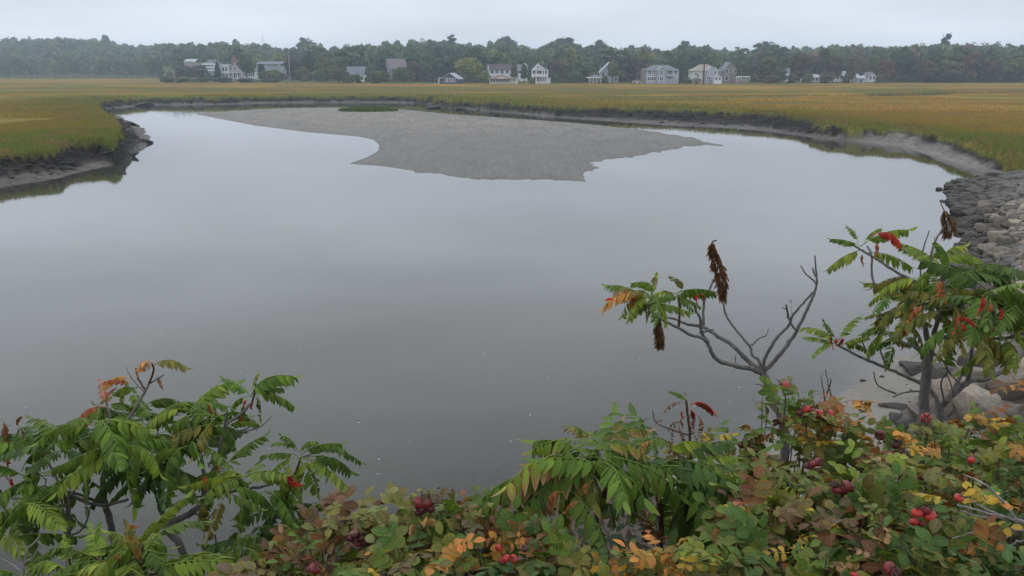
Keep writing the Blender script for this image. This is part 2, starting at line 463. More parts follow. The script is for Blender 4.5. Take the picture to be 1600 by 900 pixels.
# ------------------------------------------------------------------ water
dep = np.maximum(-V[:, 2], 0)
keep = (V[Q, 2].min(1) < .03) & (V[Q, 1].max(1) < 260)
Qw = Q[keep]
used, inv = np.unique(Qw, return_inverse=True)
Vw = V[used].copy(); Vw[:, 2] = 0
cw = np.stack([dep[used]]*3, 1)
t = NT('water_material')
dpt = t.sep(t.attr('depth').outputs['Color'])[0]
mk = t.math('SUBTRACT', 1.0, t.math('POWER', 2.718, t.math('MULTIPLY', dpt, -6.0)), True)
trans = t.n('ShaderNodeBsdfTransparent'); trans.inputs[0].default_value = (.80, .80, .74, 1)
murk = t.n('ShaderNodeBsdfDiffuse')
nn = t.noise(.12, 3, .5, t.pos())
t.set(murk.inputs['Color'], t.mix(t.rng(nn, .3, .7), (.062, .064, .043), (.073, .074, .052)))
body = t.n('ShaderNodeMixShader'); t.l(mk, body.inputs[0]); t.l(trans.outputs[0], body.inputs[1]); t.l(murk.outputs[0], body.inputs[2])
rip = t.math('ADD', t.noise(2.2, 3, .5, t.pos((1, .8, 1))), t.math('MULTIPLY', t.noise(.35, 2, .5, t.pos()), 2.0))
wnor = t.bump(rip, .10, .02)
gl = t.n('ShaderNodeBsdfGlossy'); gl.inputs['Roughness'].default_value = .035; gl.inputs['Color'].default_value = (.98, .98, 1, 1)
t.l(wnor, gl.inputs['Normal'])
fr = t.n('ShaderNodeFresnel'); fr.inputs['IOR'].default_value = 1.34; t.l(wnor, fr.inputs['Normal'])
mx = t.n('ShaderNodeMixShader'); t.l(fr.outputs[0], mx.inputs[0]); t.l(body.outputs[0], mx.inputs[1]); t.l(gl.outputs[0], mx.inputs[2])
water_mat = t.done(mx.outputs[0])
water = link('water', mesh_np('tidal_water', Vw, inv.reshape(Qw.shape), True, water_mat, {'depth': cw}))
tag(water, 'calm grey tidal pool mirroring the overcast sky', None, None, 'structure')

# ------------------------------------------------------------------ marsh grass (uncountable): blades along the banks and over the turf
def in_view(x, y, m=60):
    c = 800 + F*x/np.maximum(y, 1); return (c > -m*2) & (c < 1600+m*2) & (y > 25)
bl = []
def scatter(n, x0, x1, y0, y1, hmin, hmax, wid, test):
    x = rng.uniform(x0, x1, n); y = rng.uniform(y0, y1, n)
    m = in_view(x, y); x, y = x[m], y[m]
    z, g = ground(x, y, True)
    m = (g['s'] > .38-.12*g['veg']+.3*rng.random(len(x))) & (g['trench'] > .1) & (~g['emb']) & test(g)
    x, y, z = x[m], y[m], z[m]; dM = g['dM'][m]; n1 = g['n1'][m]
    fade = rng.random(len(x)) > sstep(.45, 1.0, (y-y0)/(y1-y0))*(y1 > 100)
    x, y, z, dM, n1 = x[fade], y[fade], z[fade], dM[fade], n1[fade]
    hh = rng.uniform(hmin, hmax, len(x))*(.75+.25*np.exp(-np.maximum(dM, 0)/3))*(.8+.5*vnoise(x, y, 5, 41))
    bl.append((x, y, z, hh, np.full(len(x), wid), dM))
scatter(330000, -45, -15, 40, 90, .11, .28, .055, lambda g: rng.random(len(g['dM'])) < np.clip(np.exp(-g['dM']/14)+.12, 0, 1))
scatter(220000, -80, -18, 85, 165, .18, .40, .11, lambda g: rng.random(len(g['dM'])) < np.clip(np.exp(-g['dM']/8)+.06, 0, 1))
scatter(300000, 14, 60, 42, 100, .12, .30, .06, lambda g: rng.random(len(g['dM'])) < np.clip(np.exp(-g['dM']/10)+.08, 0, 1))
scatter(240000, -60, 75, 95, 190, .18, .42, .12, lambda g: rng.random(len(g['dM'])) < np.clip(np.exp(-g['dM']/7)+.07, 0, 1))
gx, gy, gzz, gh, gw, gd = [np.concatenate(a) for a in zip(*bl)]
N = len(gx)
an = rng.uniform(0, math.tau, N); lean = rng.uniform(.05, .55, N); la = rng.uniform(0, math.tau, N)
ux, uy = np.cos(an)*gw*.5, np.sin(an)*gw*.5
tx, ty = gx+np.cos(la)*lean*gh, gy+np.sin(la)*lean*gh
GV = np.empty((N, 3, 3), np.float32)
GV[:,0] = np.stack([gx-ux, gy-uy, gzz-.03], 1); GV[:,1] = np.stack([gx+ux, gy+uy, gzz-.03], 1); GV[:,2] = np.stack([tx, ty, gzz+gh], 1)
pn = patch(gx, gy); pn2 = vnoise(gx, gy, 1.8, 61); er = rng.random(N)
green = np.clip(np.exp(-np.maximum(gd, 0)/np.where(gx < -14, 16, 8))*1.1 + (pn-.5)*.9 + (rng.random(N)-.5)*.7, 0, 1)[:, None]
gc = np.array([.170, .198, .034])*green + np.array([.325, .222, .040])*(1-green)
gc = gc*(.7+.6*er[:, None])
dead = ((pn2 > .62) & (er > .4))[:, None]
gc = np.where(dead, np.array([.30, .20, .075])*(.6+.6*er[:, None]), gc)
t = NT('marsh_grass_material')
ca = t.attr('var').outputs['Color']
b = t.bsdf(ca, .8, .2)
tl = t.n('ShaderNodeBsdfTranslucent'); t.l(ca, tl.inputs[0])
mx = t.n('ShaderNodeMixShader'); mx.inputs[0].default_value = .3; t.l(b, mx.inputs[1]); t.l(tl.outputs[0], mx.inputs[2])
grass_mat = t.done(mx.outputs[0])
gm = mesh_np('marsh_grass', GV.reshape(-1, 3), np.arange(N*3).reshape(N, 3), False, grass_mat, np.repeat(gc, 3, 0))
tag(link('marsh_grass', gm), 'olive and rust marsh grass growing over the banks and flats', 'marsh grass', None, 'stuff')
print('grass blades', N)

# green tuft on the sand bar
cx, cyy = G(575, 173, .2)
n = 2600
a = rng.uniform(0, math.tau, n); r_ = np.sqrt(rng.random(n))
x = cx + np.cos(a)*r_*4.3; y = cyy + np.sin(a)*r_*3.2
z = ground(x, y); hh = rng.uniform(.35, .85, n)*(1.05-.5*r_)
an = rng.uniform(0, math.tau, n); wv = .09
T = np.empty((n, 3, 3)); T[:,0] = np.stack([x-np.cos(an)*wv, y-np.sin(an)*wv, z-.03], 1); T[:,1] = np.stack([x+np.cos(an)*wv, y+np.sin(an)*wv, z-.03], 1)
T[:,2] = np.stack([x+rng.normal(0, .15, n), y+rng.normal(0, .15, n), z+hh], 1)
gc = np.array([.10, .135, .03])*(.6+.8*rng.random((n, 1)))
tag(link('marsh_grass', mesh_np('grass_tuft', T.reshape(-1, 3), np.arange(n*3).reshape(n, 3), False, grass_mat, np.repeat(gc, 3, 0))),
    'small green grass clump alone on the back of the sand bar', 'grass clump', None, 'stuff')
# pale reeds at the foot of the far left wood
n = 5000
cpx = rng.uniform(-60, 245, n); dd = rng.uniform(520, 556, n)
x = (cpx-800)/F*dd/1.031; y = dd; z = ground(x, y); hh = rng.uniform(1.2, 2.6, n)*(.5+.9*vnoise(cpx, dd*0, 45, 71))
an = rng.uniform(0, math.tau, n); wv = .8
T = np.empty((n, 3, 3)); T[:,0] = np.stack([x-np.cos(an)*wv, y-np.sin(an)*wv, z-.03], 1); T[:,1] = np.stack([x+np.cos(an)*wv, y+np.sin(an)*wv, z-.03], 1)
T[:,2] = np.stack([x+rng.normal(0, .4, n), y, z+hh], 1)
gc = np.array([.17, .165, .11])*(.7+.6*rng.random((n, 1)))
tag(link('reeds', mesh_np('reeds', T.reshape(-1, 3), np.arange(n*3).reshape(n, 3), False, grass_mat, np.repeat(gc, 3, 0))),
    'pale reeds along the foot of the hazy wood on the left', 'reeds', None, 'stuff')
# ------------------------------------------------------------------ trees: leaf-clump crowns
ICO_V, ICO_F = None, None
def ico():
    global ICO_V, ICO_F
    if ICO_V is None:
        import bmesh
        bm = bmesh.new(); bmesh.ops.create_icosphere(bm, subdivisions=2, radius=1.0)
        ICO_V = np.array([v.co[:] for v in bm.verts]); ICO_F = np.array([[v.index for v in f.verts] for f in bm.faces]); bm.free()
    return ICO_V, ICO_F
def crown_arrays(seed, lobes, n_leaf, leaf, fill=.8):
    """lobes: list of (centre, radius xyz). Leaf-sized quads over every lobe, a rough dark core inside each. Returns V, Q(quads), tint"""
    g = np.random.default_rng(seed)
    Vs, Fs, Cs = [], [], []; base = 0
    iv, if_ = ico()
    vol = np.array([r[0]*r[2] for c, r in lobes]); share = vol/vol.sum()
    for (c, r), sh in zip(lobes, share):
        c = np.array(c); r = np.array(r); lt = g.uniform(.72, 1.28)
        v = iv*(1+.25*g.standard_normal((len(iv), 1)).clip(-1, 1))*r*fill + c
        Vs.append(v); Fs.append(np.hstack([if_, if_[:, 2:3]])+base); base += len(v)
        Cs.append(np.full((len(v), 1), .75*lt))  # core added to block light, tinted darker as the crown's inner shade
        n = max(6, int(n_leaf*sh))
        d = g.standard_normal((n, 3)); d /= np.linalg.norm(d, axis=1)[:, None]
        p = c + d*r*(.80+.34*g.random((n, 1)))
        e1 = g.standard_normal((n, 3)); e1 -= d*(e1*d).sum(1)[:, None]*.6; e1 /= np.linalg.norm(e1, axis=1)[:, None]
        e2 = np.cross(d+.7*g.standard_normal((n, 3)), e1); e2 /= np.linalg.norm(e2, axis=1)[:, None]
        s = leaf*(.6+.8*g.random((n, 1)))
        q = np.stack([p-e1*s*.5, p+e2*s*.32, p+e1*s*.5, p-e2*s*.32], 1)
        Vs.append(q.reshape(-1, 3)); Fs.append(np.arange(n*4).reshape(n, 4)+base); base += n*4
        Cs.append(np.repeat(lt*(.7+.6*g.random((n, 1))), 4, 0))
    return np.vstack(Vs), np.vstack(Fs), np.vstack(Cs)
def round_lobes(seed, n=15, w=1.0, low=.22):
    """unit tree: height 1, half width about w*0.5; crown from low to 1"""
    g = np.random.default_rng(seed); L = []
    ch = (1-low)
    L.append(((0, 0, low+ch*.5), (.30*w, .30*w, ch*.40)))
    for i in range(n):
        a = g.uniform(0, math.tau); zz = g.uniform(.12, .93); k = math.sin(math.pi*min(1, .18+.75*zz))**.7
        rr = g.uniform(.12, .34)*w*k*1.05
        s = g.uniform(.09, .16)*(.7+.5*k)
        L.append(((math.cos(a)*rr, math.sin(a)*rr, low+ch*zz*.92), (s*w*1.05, s*w*1.05, s*.75)))
    return L
def cone_lobes(seed, w=1.0):
    g = np.random.default_rng(seed); L = []
    for i in range(16):
        z = .08+.86*i/15; a = i*2.4; k = (1-z)**.75
        L.append(((math.cos(a)*.16*w*k, math.sin(a)*.16*w*k, z), ((.30*k+.05)*w, (.30*k+.05)*w, .075)))
    return L
def pine_lobes(seed, w=1.0):
    g = np.random.default_rng(seed); L = []
    for i in range(15):
        z = g.uniform(.5, .98); a = g.uniform(0, math.tau); rr = g.uniform(.08, .34)*w*(1.15-(z-.5))
        L.append(((math.cos(a)*rr, math.sin(a)*rr, z), (g.uniform(.10, .17)*w, g.uniform(.10, .17)*w, .045)))
    L.append(((0, 0, .75), (.09, .09, .2)))
    return L
def foliage_mat(name, base):
    t = NT(name)
    v = t.attr('var').outputs['Color']
    oc = t.n('ShaderNodeObjectInfo')
    c = t.mix(1.0, v, oc.outputs['Color'], 'MULTIPLY')
    n = t.noise(.6, 3, .6, t.pos())
    c = t.mix(t.rng(n, .35, .7, 0, .35), c, t.mix(1.0, c, (1.25, 1.1, .55), 'MULTIPLY'))
    b = t.bsdf(c, .75, .2)
    tl = t.n('ShaderNodeBsdfTranslucent'); t.l(c, tl.inputs[0])
    m = t.n('ShaderNodeMixShader'); m.inputs[0].default_value = .2; t.l(b, m.inputs[1]); t.l(tl.outputs[0], m.inputs[2])
    return t.done(m.outputs[0])
crown_mat = foliage_mat('far_foliage', None)
t = NT('far_bark'); bark_far = t.done(t.bsdf(t.mix(t.rng(t.noise(3, 4, .6, t.obj()), .3, .7), (.10, .085, .07), (.05, .042, .035)), .9, .2))
def crown_mesh(seed, kind):
    L = {'round': lambda: round_lobes(seed), 'wide': lambda: round_lobes(seed, 20, 1.0, .12), 'bush': lambda: round_lobes(seed, 17, 1.0, .02),
         'cone': lambda: cone_lobes(seed), 'pine': lambda: pine_lobes(seed)}[kind]()
    V_, Q_, C_ = crown_arrays(seed, L, {'cone': 1300, 'pine': 1100}.get(kind, 1700), .075)
    return mesh_np('crown_'+kind, V_, Q_, False, crown_mat, np.repeat(C_, 3, 1))
CROWNS = {k: [crown_mesh(100+10*i+j, k) for j in range(m)] for i, (k, m) in enumerate((('round', 5), ('wide', 4), ('bush', 4), ('cone', 2), ('pine', 3)))}
def trunk_mesh(seed, top):
    g = random.Random(seed); V_, F_ = [], []
    pts = [Vector((g.uniform(-.02, .02)*i, g.uniform(-.02, .02)*i, -.03+top*i/4)) for i in range(5)]
    v, f = tube_arrays(smooth_path(pts, 2), [.030-.002*i for i in range(9)], 7)
    V_ += v; F_ += f
    for k in range(4):                                  # limbs into the crown
        a = g.uniform(0, math.tau); b0 = pts[2].lerp(pts[4], g.random()); b1 = b0+Vector((math.cos(a)*.22, math.sin(a)*.22, .22))
        v, f = tube_arrays([b0, b0.lerp(b1, .5)+Vector((0, 0, -.02)), b1], [.016, .011, .004], 5)
        n = len(V_); V_ += v; F_ += [tuple(n+i for i in q) for q in f]
    me = bpy.data.meshes.new('trunk'); me.from_pydata(V_, [], F_); me.materials.append(bark_far); me.shade_smooth(); return me
TRUNKS = {k: trunk_mesh(i, h) for i, (k, h) in enumerate((('round', .6), ('wide', .5), ('bush', .35), ('cone', .6), ('pine', .95)))}
GREENS = dict(dark=(.055, .085, .042), mid=(.085, .128, .048), olive=(.125, .14, .052), light=(.15, .19, .06), yellow=(.20, .21, .06),
              brown=(.125, .095, .062), maroon=(.085, .062, .052), red=(.18, .105, .07), evergreen=(.026, .042, .028), grey=(.095, .125, .072))
tree_i = 0
def tree(name, kind, px, base, top, wpx, d, colour, label, cat='tree', group=None):
    """a tree whose foot stands on the ground at distance d, crown about wpx photo pixels wide and reaching photo row top"""
    global tree_i
    tree_i += 1
    p = P(px, base, d); z0 = gz(p.x, d)
    h = max(P(px, top, d).z - z0, 1.0); w = wpx*pxm(px, base, d)
    r = thing(name, (p.x, d, z0-.05), label, cat, group, rnd.uniform(0, 6.28))
    sx = w/.98; 
    tr = link('trunk', TRUNKS[kind], r); tr.scale = (h*.8, h*.8, h)
    me = CROWNS[kind][tree_i % len(CROWNS[kind])]
    cr_ = link('crown', me, r); cr_.scale = (sx, sx*rnd.uniform(.85, 1.1), h)
    c = GREENS[colour]; k = rnd.uniform(.9, 1.1)
    cr_.color = (c[0]*k, c[1]*k, c[2]*k, 1)
    return r
T = [
 ('conifer','cone',341,124,97,19,372,'evergreen','dark pointed evergreen close to the left end of the white house with porches'),
 ('shade_tree','round',386,123,81,31,360,'mid','round green tree with bare trunk in front of the white house with porches'),
 ('shade_tree','round',409,121,99,18,366,'evergreen','small dark tree at the right end of the white house with porches'),
 ('shade_tree','wide',311,125,100,44,374,'grey','hazy round tree hiding the foot of the hazy flat roofed building'),
 ('shade_tree','wide',290,124,99.5,34,390,'grey','hazy low tree left of the one hiding the hazy flat roofed building'),
 ('bush','bush',425,124.5,108,30,358,'olive','olive bush left of the short grey post'),
 ('bush','bush',414,124,108,24,360,'mid','green bush hiding the foot of the long grey roofed building'),
 ('bush','bush',432,125,107,24,352,'light','light green bush between the white house with porches and the tall pole'),
 ('shade_tree','wide',456,123,88,30,362,'maroon','dark maroon tree directly behind the tall bare pole'),
 ('shade_tree','round',484,122,77,38,366,'dark','tall dark green tree just right of the bare pole'),
 ('bush','bush',474,126,101,26,348,'olive','dull olive bush at the foot of the tall dark tree by the pole'),
 ('shade_tree','wide',510,126,87,38,350,'olive','olive tree right of the pole, left of the grey roofed shed'),
 ('bush','bush',500,128,108,26,342,'mid','green bush in front of the olive tree by the grey roofed shed'),
 ('shade_tree','wide',530,131,104,38,324,'olive','spreading olive tree covering the left end of the grey roofed shed'),
 ('shade_tree','round',548,122,71,62,392,'mid','large green tree rising behind the grey roofed shed'),
 ('shade_tree','wide',512,122,80,34,400,'dark','dark tree behind the olive tree by the grey roofed shed'),
 ('bush','bush',558,131,114,22,318,'mid','low bush in front of the grey roofed shed'),
 ('conifer','cone',599,128,92,25,342,'evergreen','dark pointed tree left of the striped roof among the trees'),
 ('bush','bush',591,132,108,40,318,'olive','round olive bush below the striped roof'),
 ('shade_tree','wide',629,132,103,36,318,'mid','green tree hiding the wall under the striped roof'),
 ('shade_tree','round',668,131,80,38,324,'grey','tall layered tree left of the small dark blue cottage'),
 ('shade_tree','wide',697,128,83,42,344,'grey','grey green tree directly behind the small dark blue cottage'),
 ('shade_tree','wide',650,128,94,30,338,'brown','brownish tree behind the tall layered tree'),
 ('shade_tree','wide',733,131,87,56,322,'yellow','broad yellowing tree between the dark blue cottage and the white house with brown roof'),
 ('bush','bush',757,132,108,24,314,'light','pale bush at the left of the white house with brown roof'),
 ('shade_tree','round',780,122,80,42,392,'mid','green tree rising behind the white house with brown roof'),
 ('poplar','cone',803,126,89,17,322,'olive','narrow upright tree at the right end of the white house with brown roof'),
 ('shade_tree','round',819,130,99,17,316,'mid','small green tree left of the white gabled house with porches'),
 ('bush','bush',831,131.5,120,12,300,'light','small round bush at the left front corner of the white gabled house'),
 ('shade_tree','wide',866,130,90,36,326,'brown','brown tinted tree just right of the white gabled house'),
 ('shade_tree','round',884,128,87,40,345,'olive','olive tree second to the right of the white gabled house'),
 ('shade_tree','wide',907,130,92,40,328,'mid','dense green tree left of the flat roofed white porch'),
 ('bush','bush',897,131,107,30,316,'grey','grey green bush left of the flat roofed white porch'),
 ('bush','bush',868,131.5,112,24,314,'mid','green bush at the right foot of the white gabled house'),
 ('shade_tree','round',957,130,91,28,312,'olive','upright olive tree in front of the grey gable right of the flat roofed porch'),
 ('shade_tree','wide',986,130,88,38,316,'maroon','dark maroon tree left of the large grey house with gables'),
 ('shade_tree','round',925,126,96,30,350,'mid','green tree behind the flat roofed white porch'),
 ('shade_tree','round',1038,125,78,42,372,'dark','dark tree rising behind the large grey house with gables'),
 ('shade_tree','round',1070,127,82,34,352,'dark','dark tree between the grey house with gables and the cream house with tan roof'),
 ('shade_tree','round',1105,122,78,44,388,'dark','dark tree rising behind the cream house with tan roof'),
 ('shade_tree','wide',1163,130,90,34,320,'olive','olive tree in front of the grey brown house'),
 ('shade_tree','wide',1198,130,84,46,322,'olive','broad olive tree right of the grey brown house'),
 ('bush','bush',1206,132,115,36,312,'brown','brown bush right of the glazed porch'),
 ('shade_tree','round',1222,127,86,30,345,'mid','green tree behind the brown tree at the wood edge'),
 ('shade_tree','wide',1247,130,78,44,326,'brown','brown tree over the white house left of centre in the wood edge'),
 ('shade_tree','round',1285,126,72,26,352,'dark','dark round topped tree rising between two brown trees'),
 ('shade_tree','wide',1300,130,83,44,324,'brown','wide brown tree over the long white house'),
 ('shade_tree','wide',1331,129,87,32,330,'brown','brown tree over the right end of the long white house'),
 ('shade_tree','round',1367,127,79,42,340,'mid','green tree behind the reddish round tree'),
 ('shade_tree','wide',1384,130,91,34,320,'red','reddish round tree near the right end of the houses'),
 ('shade_tree','wide',1216,131,104,34,318,'olive','low olive tree at the left of the white house in the wood edge'),
 ('shade_tree','round',1414,130,80,40,334,'dark','dark green tree right of the reddish round tree'),
 ('shade_tree','wide',1446,131,90,46,326,'brown','brownish tree third right of the reddish round tree'),
 ('shade_tree','wide',1484,131,92,46,328,'olive','olive brown tree in the middle of the wood edge on the right'),
 ('shade_tree','wide',1516,131,78,46,334,'red','tall rusty tree in the wood edge on the right'),
 ('shade_tree','wide',1546,131,90,44,328,'maroon','maroon tree right of the tall rusty tree'),
 ('shade_tree','round',1578,131,88,46,330,'olive','olive tree near the right edge of the photo in the wood edge'),
 ('shade_tree','round',1612,131,90,46,330,'brown','brown tree cut by the right edge of the photo'),
 ('shade_tree','round',1465,128,80,40,352,'mid','green tree behind the olive brown tree on the right'),
 ('shade_tree','round',1555,128,76,44,356,'mid','green tree behind the maroon tree on the right'),
 ('bush','bush',1238,131.5,113,24,317,'brown','brown bush before the white house left in the wood edge'),
 ('bush','bush',1262,131.5,114,22,316,'olive','olive bush between the two white houses in the wood edge'),
 ('bush','bush',1288,131.5,112,26,316,'mid','green bush at the left end of the long white house'),
 ('bush','bush',1322,131.5,117,20,317,'brown','brown bush before the middle of the long white house'),
 ('bush','bush',1372,131.5,114,16,315,'olive','olive bush right of the little white gable'),
 ('bush','bush',548,132,115,26,316,'olive','olive bush before the left end of the grey roofed shed'),
 ('bush','bush',945,132,117,14,306,'grey','small bush right of the flat roofed white porch'),
 ('bush','bush',1074,132,120,12,303,'mid','small bush right of the large grey house'),
 ('pine','pine',1472,112,54,20,492,'dark','lone pine standing above the skyline on the right'),
 ('pine','pine',705,110,55,26,560,'dark','tall leaning pine on the skyline left of centre'),
 ('pine','pine',1184,110,66,26,520,'grey','thin crowned pine on the skyline behind the grey brown house'),
 ('shade_tree','round',482,112,57,36,640,'dark','big dome shaped tree alone on the skyline above the pole'),
 ('shade_tree','round',171,112,54,22,800,'grey','hazy taller tree on the skyline of the left wood'),
 ('shade_tree','round',373,112,60,18,720,'dark','round tree on the skyline above the white house with porches'),
 ('shade_tree','round',788,112,55,42,560,'dark','broad dark crown on the skyline above the white house with brown roof'),
 ('shade_tree','round',882,112,56,46,556,'dark','broad dark crown on the skyline above the white gabled house'),
 ('shade_tree','round',1200,112,63,40,540,'dark','broad dark crown on the skyline above the olive trees'),
 ('shade_tree','round',1068,112,63,28,560,'dark','dark crown on the skyline between the grey house and the cream house'),
 ('shade_tree','round',938,112,61,30,556,'dark','dark crown on the skyline above the flat roofed porch'),
]
for a in T: tree(*a)
# low shrubs along the marsh edge by the white house
for i, (px, w, top, lab) in enumerate(((262,34,119.5,'green shrub at the left tip of the shrub row by the white house'),(288,40,118.5,'green shrub second from the left tip of the shrub row by the white house'),
    (318,38,120,'green shrub in the shrub row below the hazy flat building'),(350,42,119.5,'green shrub in the row right under the dark pointed evergreen'),
    (386,44,121,'green shrub in the row right under the white house with porches'),(420,40,122,'green shrub in the row under the light green bush'))):
    tree('shrub', 'bush', px, 127, top, w, 338, ('mid', 'light', 'mid', 'grey', 'mid', 'grey')[i], lab, 'shrub', 'shrubs in the row by the white house')

# the wood on the hills reads as one mass
WV, WF, WC = [], [], []; wb = 0
protos = [crown_arrays(300+j, round_lobes(300+j, 12, 1.0, .08), 330, .115) for j in range(6)]
pines = [crown_arrays(330+j, pine_lobes(330+j), 260, .09) for j in range(2)]
wcols = [np.array(GREENS[k]) for k in ('dark', 'mid', 'mid', 'dark', 'grey', 'olive', 'brown')]
for k in range(8):
    px = -110.0
    while px < 1720:
        us = float(upland_start(px)); hb_ = float(hill_back(px)); lefty = px < 300
        first = us+72 if 278 < px < 450 else (us+40 if 250 < px < 1400 else us+12)
        d = first + (hb_-first)*(k/7.0)*1.02 + rnd.uniform(-9, 9)
        w = rnd.uniform(9, 17)
        px += w*.72/pxm(px, 112, d)
        x = (px-800)/F*d/1.031
        z0 = gz(x, d); zt = float(skyline_z(px, d))
        h = rnd.uniform(12, 17)
        if k == 7: h = max(8, zt - z0 + rnd.uniform(-3.2, .6))
        else: h = min(h, max(6, zt - z0 - rnd.uniform(.5, 3)))
        pr = pines[rnd.randrange(2)] if rnd.random() < .06 else protos[rnd.randrange(6)]
        v, f, c = pr
        a = rnd.uniform(0, 6.28); ca, sa = math.cos(a), math.sin(a)
        vv = v*np.array([w, w, h]); vv = np.stack([vv[:,0]*ca-vv[:,1]*sa+x, vv[:,0]*sa+vv[:,1]*ca+d, vv[:,2]+z0-.3], 1)
        cc = wcols[rnd.randrange(7 if px > 1000 else 6)]*rnd.uniform(.75, 1.55)
        WV.append(vv); WF.append(f+wb); WC.append(c*cc); wb += len(v)
# scrub along the foot of the wood and between the houses
for px in np.arange(-100, 1710, 7.5):
    px += rnd.uniform(-4, 4)
    for dd in (18, 30, 40):
        us = float(upland_start(px)); d = us+dd+rnd.uniform(-4, 4)
        if 240 < px < 560 and dd < 35: continue
        if (1215 < px < 1375 or 755 < px < 865 or 1000 < px < 1175) and dd < 35: continue
        x = (px-800)/F*d/1.031; z0 = gz(x, d); w = rnd.uniform(3, 6.5); h = rnd.uniform(1.6, 4.6)*(1.3 if dd > 20 else .7)
        v, f, c = protos[rnd.randrange(6)]
        v = v[::1]; a = rnd.uniform(0, 6.28); ca, sa = math.cos(a), math.sin(a)
        vv = v*np.array([w, w, h*1.1])-np.array([0, 0, .12*h]); vv = np.stack([vv[:,0]*ca-vv[:,1]*sa+x, vv[:,0]*sa+vv[:,1]*ca+d, vv[:,2]+z0-.3], 1)
        cc = np.array(GREENS[rnd.choice(('dark', 'mid', 'olive', 'grey', 'brown'))])*rnd.uniform(.7, 1.15)
        WV.append(vv); WF.append(f+wb); WC.append(c*cc); wb += len(v)
me = mesh_np('woods', np.vstack(WV), np.vstack(WF), False, crown_mat, np.vstack(WC))
tag(link('woods', me), 'mixed wood covering the low hills behind the houses and marsh', 'woods', None, 'stuff')
print('woods faces', len(me.polygons), 'trees', len(WV))

# ------------------------------------------------------------------ houses
M = dict(white=paint('white_clapboard', (.72, .73, .74)), cream=paint('cream_clapboard', (.66, .64, .58)), grey=paint('grey_clapboard', (.36, .39, .44)),
    navy=paint('dark_blue_shingle', (.055, .085, .12)), brown=paint('weathered_shingle', (.22, .19, .165)), tanwall=paint('pinkish_shingle', (.33, .27, .25)),
    roof=paint('grey_roof', (.16, .175, .195), .85, .2), roofd=paint('brown_roof', (.085, .065, .065), .85, .2), rooft=paint('tan_roof', (.30, .265, .22), .85, .2),
    roofl=paint('light_grey_roof', (.40, .42, .44), .85, .15), roofr=paint('reddish_roof', (.27, .17, .15), .85, .2), trim=paint('white_trim', (.78, .78, .78), .5, .05),
    brick=paint('chimney_brick', (.20, .13, .11), .9, .25), wood=paint('grey_pole_wood', (.26, .24, .215), .9, .2), dark=paint('dark_timber', (.06, .045, .04), .8, .2))
t = NT('window_glass'); M['glass'] = t.done(t.bsdf((.025, .032, .04), .08, .5))
def gable(mb, x0, x1, y0, y1, z0, z1, along='x', ov=.35, th=.16):
    """roof slabs of a gable with ridge along x or y"""
    if along == 'x':
        ym = (y0+y1)/2
        for a, b in ((y0-ov, 1), (y1+ov, -1)):
            k = (z1-z0)/(ym-y0); za = z0 - ov*k
            mb.poly([(x0-ov, a, za), (x1+ov, a, za), (x1+ov, ym, z1), (x0-ov, ym, z1), (x0-ov, a, za+th), (x1+ov, a, za+th), (x1+ov, ym, z1+th), (x0-ov, ym, z1+th)],
                    [(0,3,2,1),(4,5,6,7),(0,1,5,4),(1,2,6,5),(2,3,7,6),(3,0,4,7)])
    else:
        xm = (x0+x1)/2
        for a in (x0-ov, x1+ov):
            k = (z1-z0)/(xm-x0); za = z0-ov*k
            mb.poly([(a, y0-ov, za), (xm, y0-ov, z1), (xm, y1+ov, z1), (a, y1+ov, za), (a, y0-ov, za+th), (xm, y0-ov, z1+th), (xm, y1+ov, z1+th), (a, y1+ov, za+th)],
                    [(0,3,2,1),(4,5,6,7),(0,1,5,4),(1,2,6,5),(2,3,7,6),(3,0,4,7)])
    return mb
def hip(mb, x0, x1, y0, y1, z0, z1, inset, ov=.4):
    ym = (y0+y1)/2
    a, b, c, d = (x0-ov, y0-ov, z0), (x1+ov, y0-ov, z0), (x1+ov, y1+ov, z0), (x0-ov, y1+ov, z0)
    e, f = (x0+inset, ym, z1), (x1-inset, ym, z1)
    lo = [(q[0], q[1], q[2]-.14) for q in (a, b, c, d)]
    return mb.poly([a, b, c, d, e, f]+lo, [(0,1,5,4),(1,2,5),(2,3,4,5),(3,0,4),(6,7,1,0),(7,8,2,1),(8,9,3,2),(9,6,0,3),(9,8,7,6)])
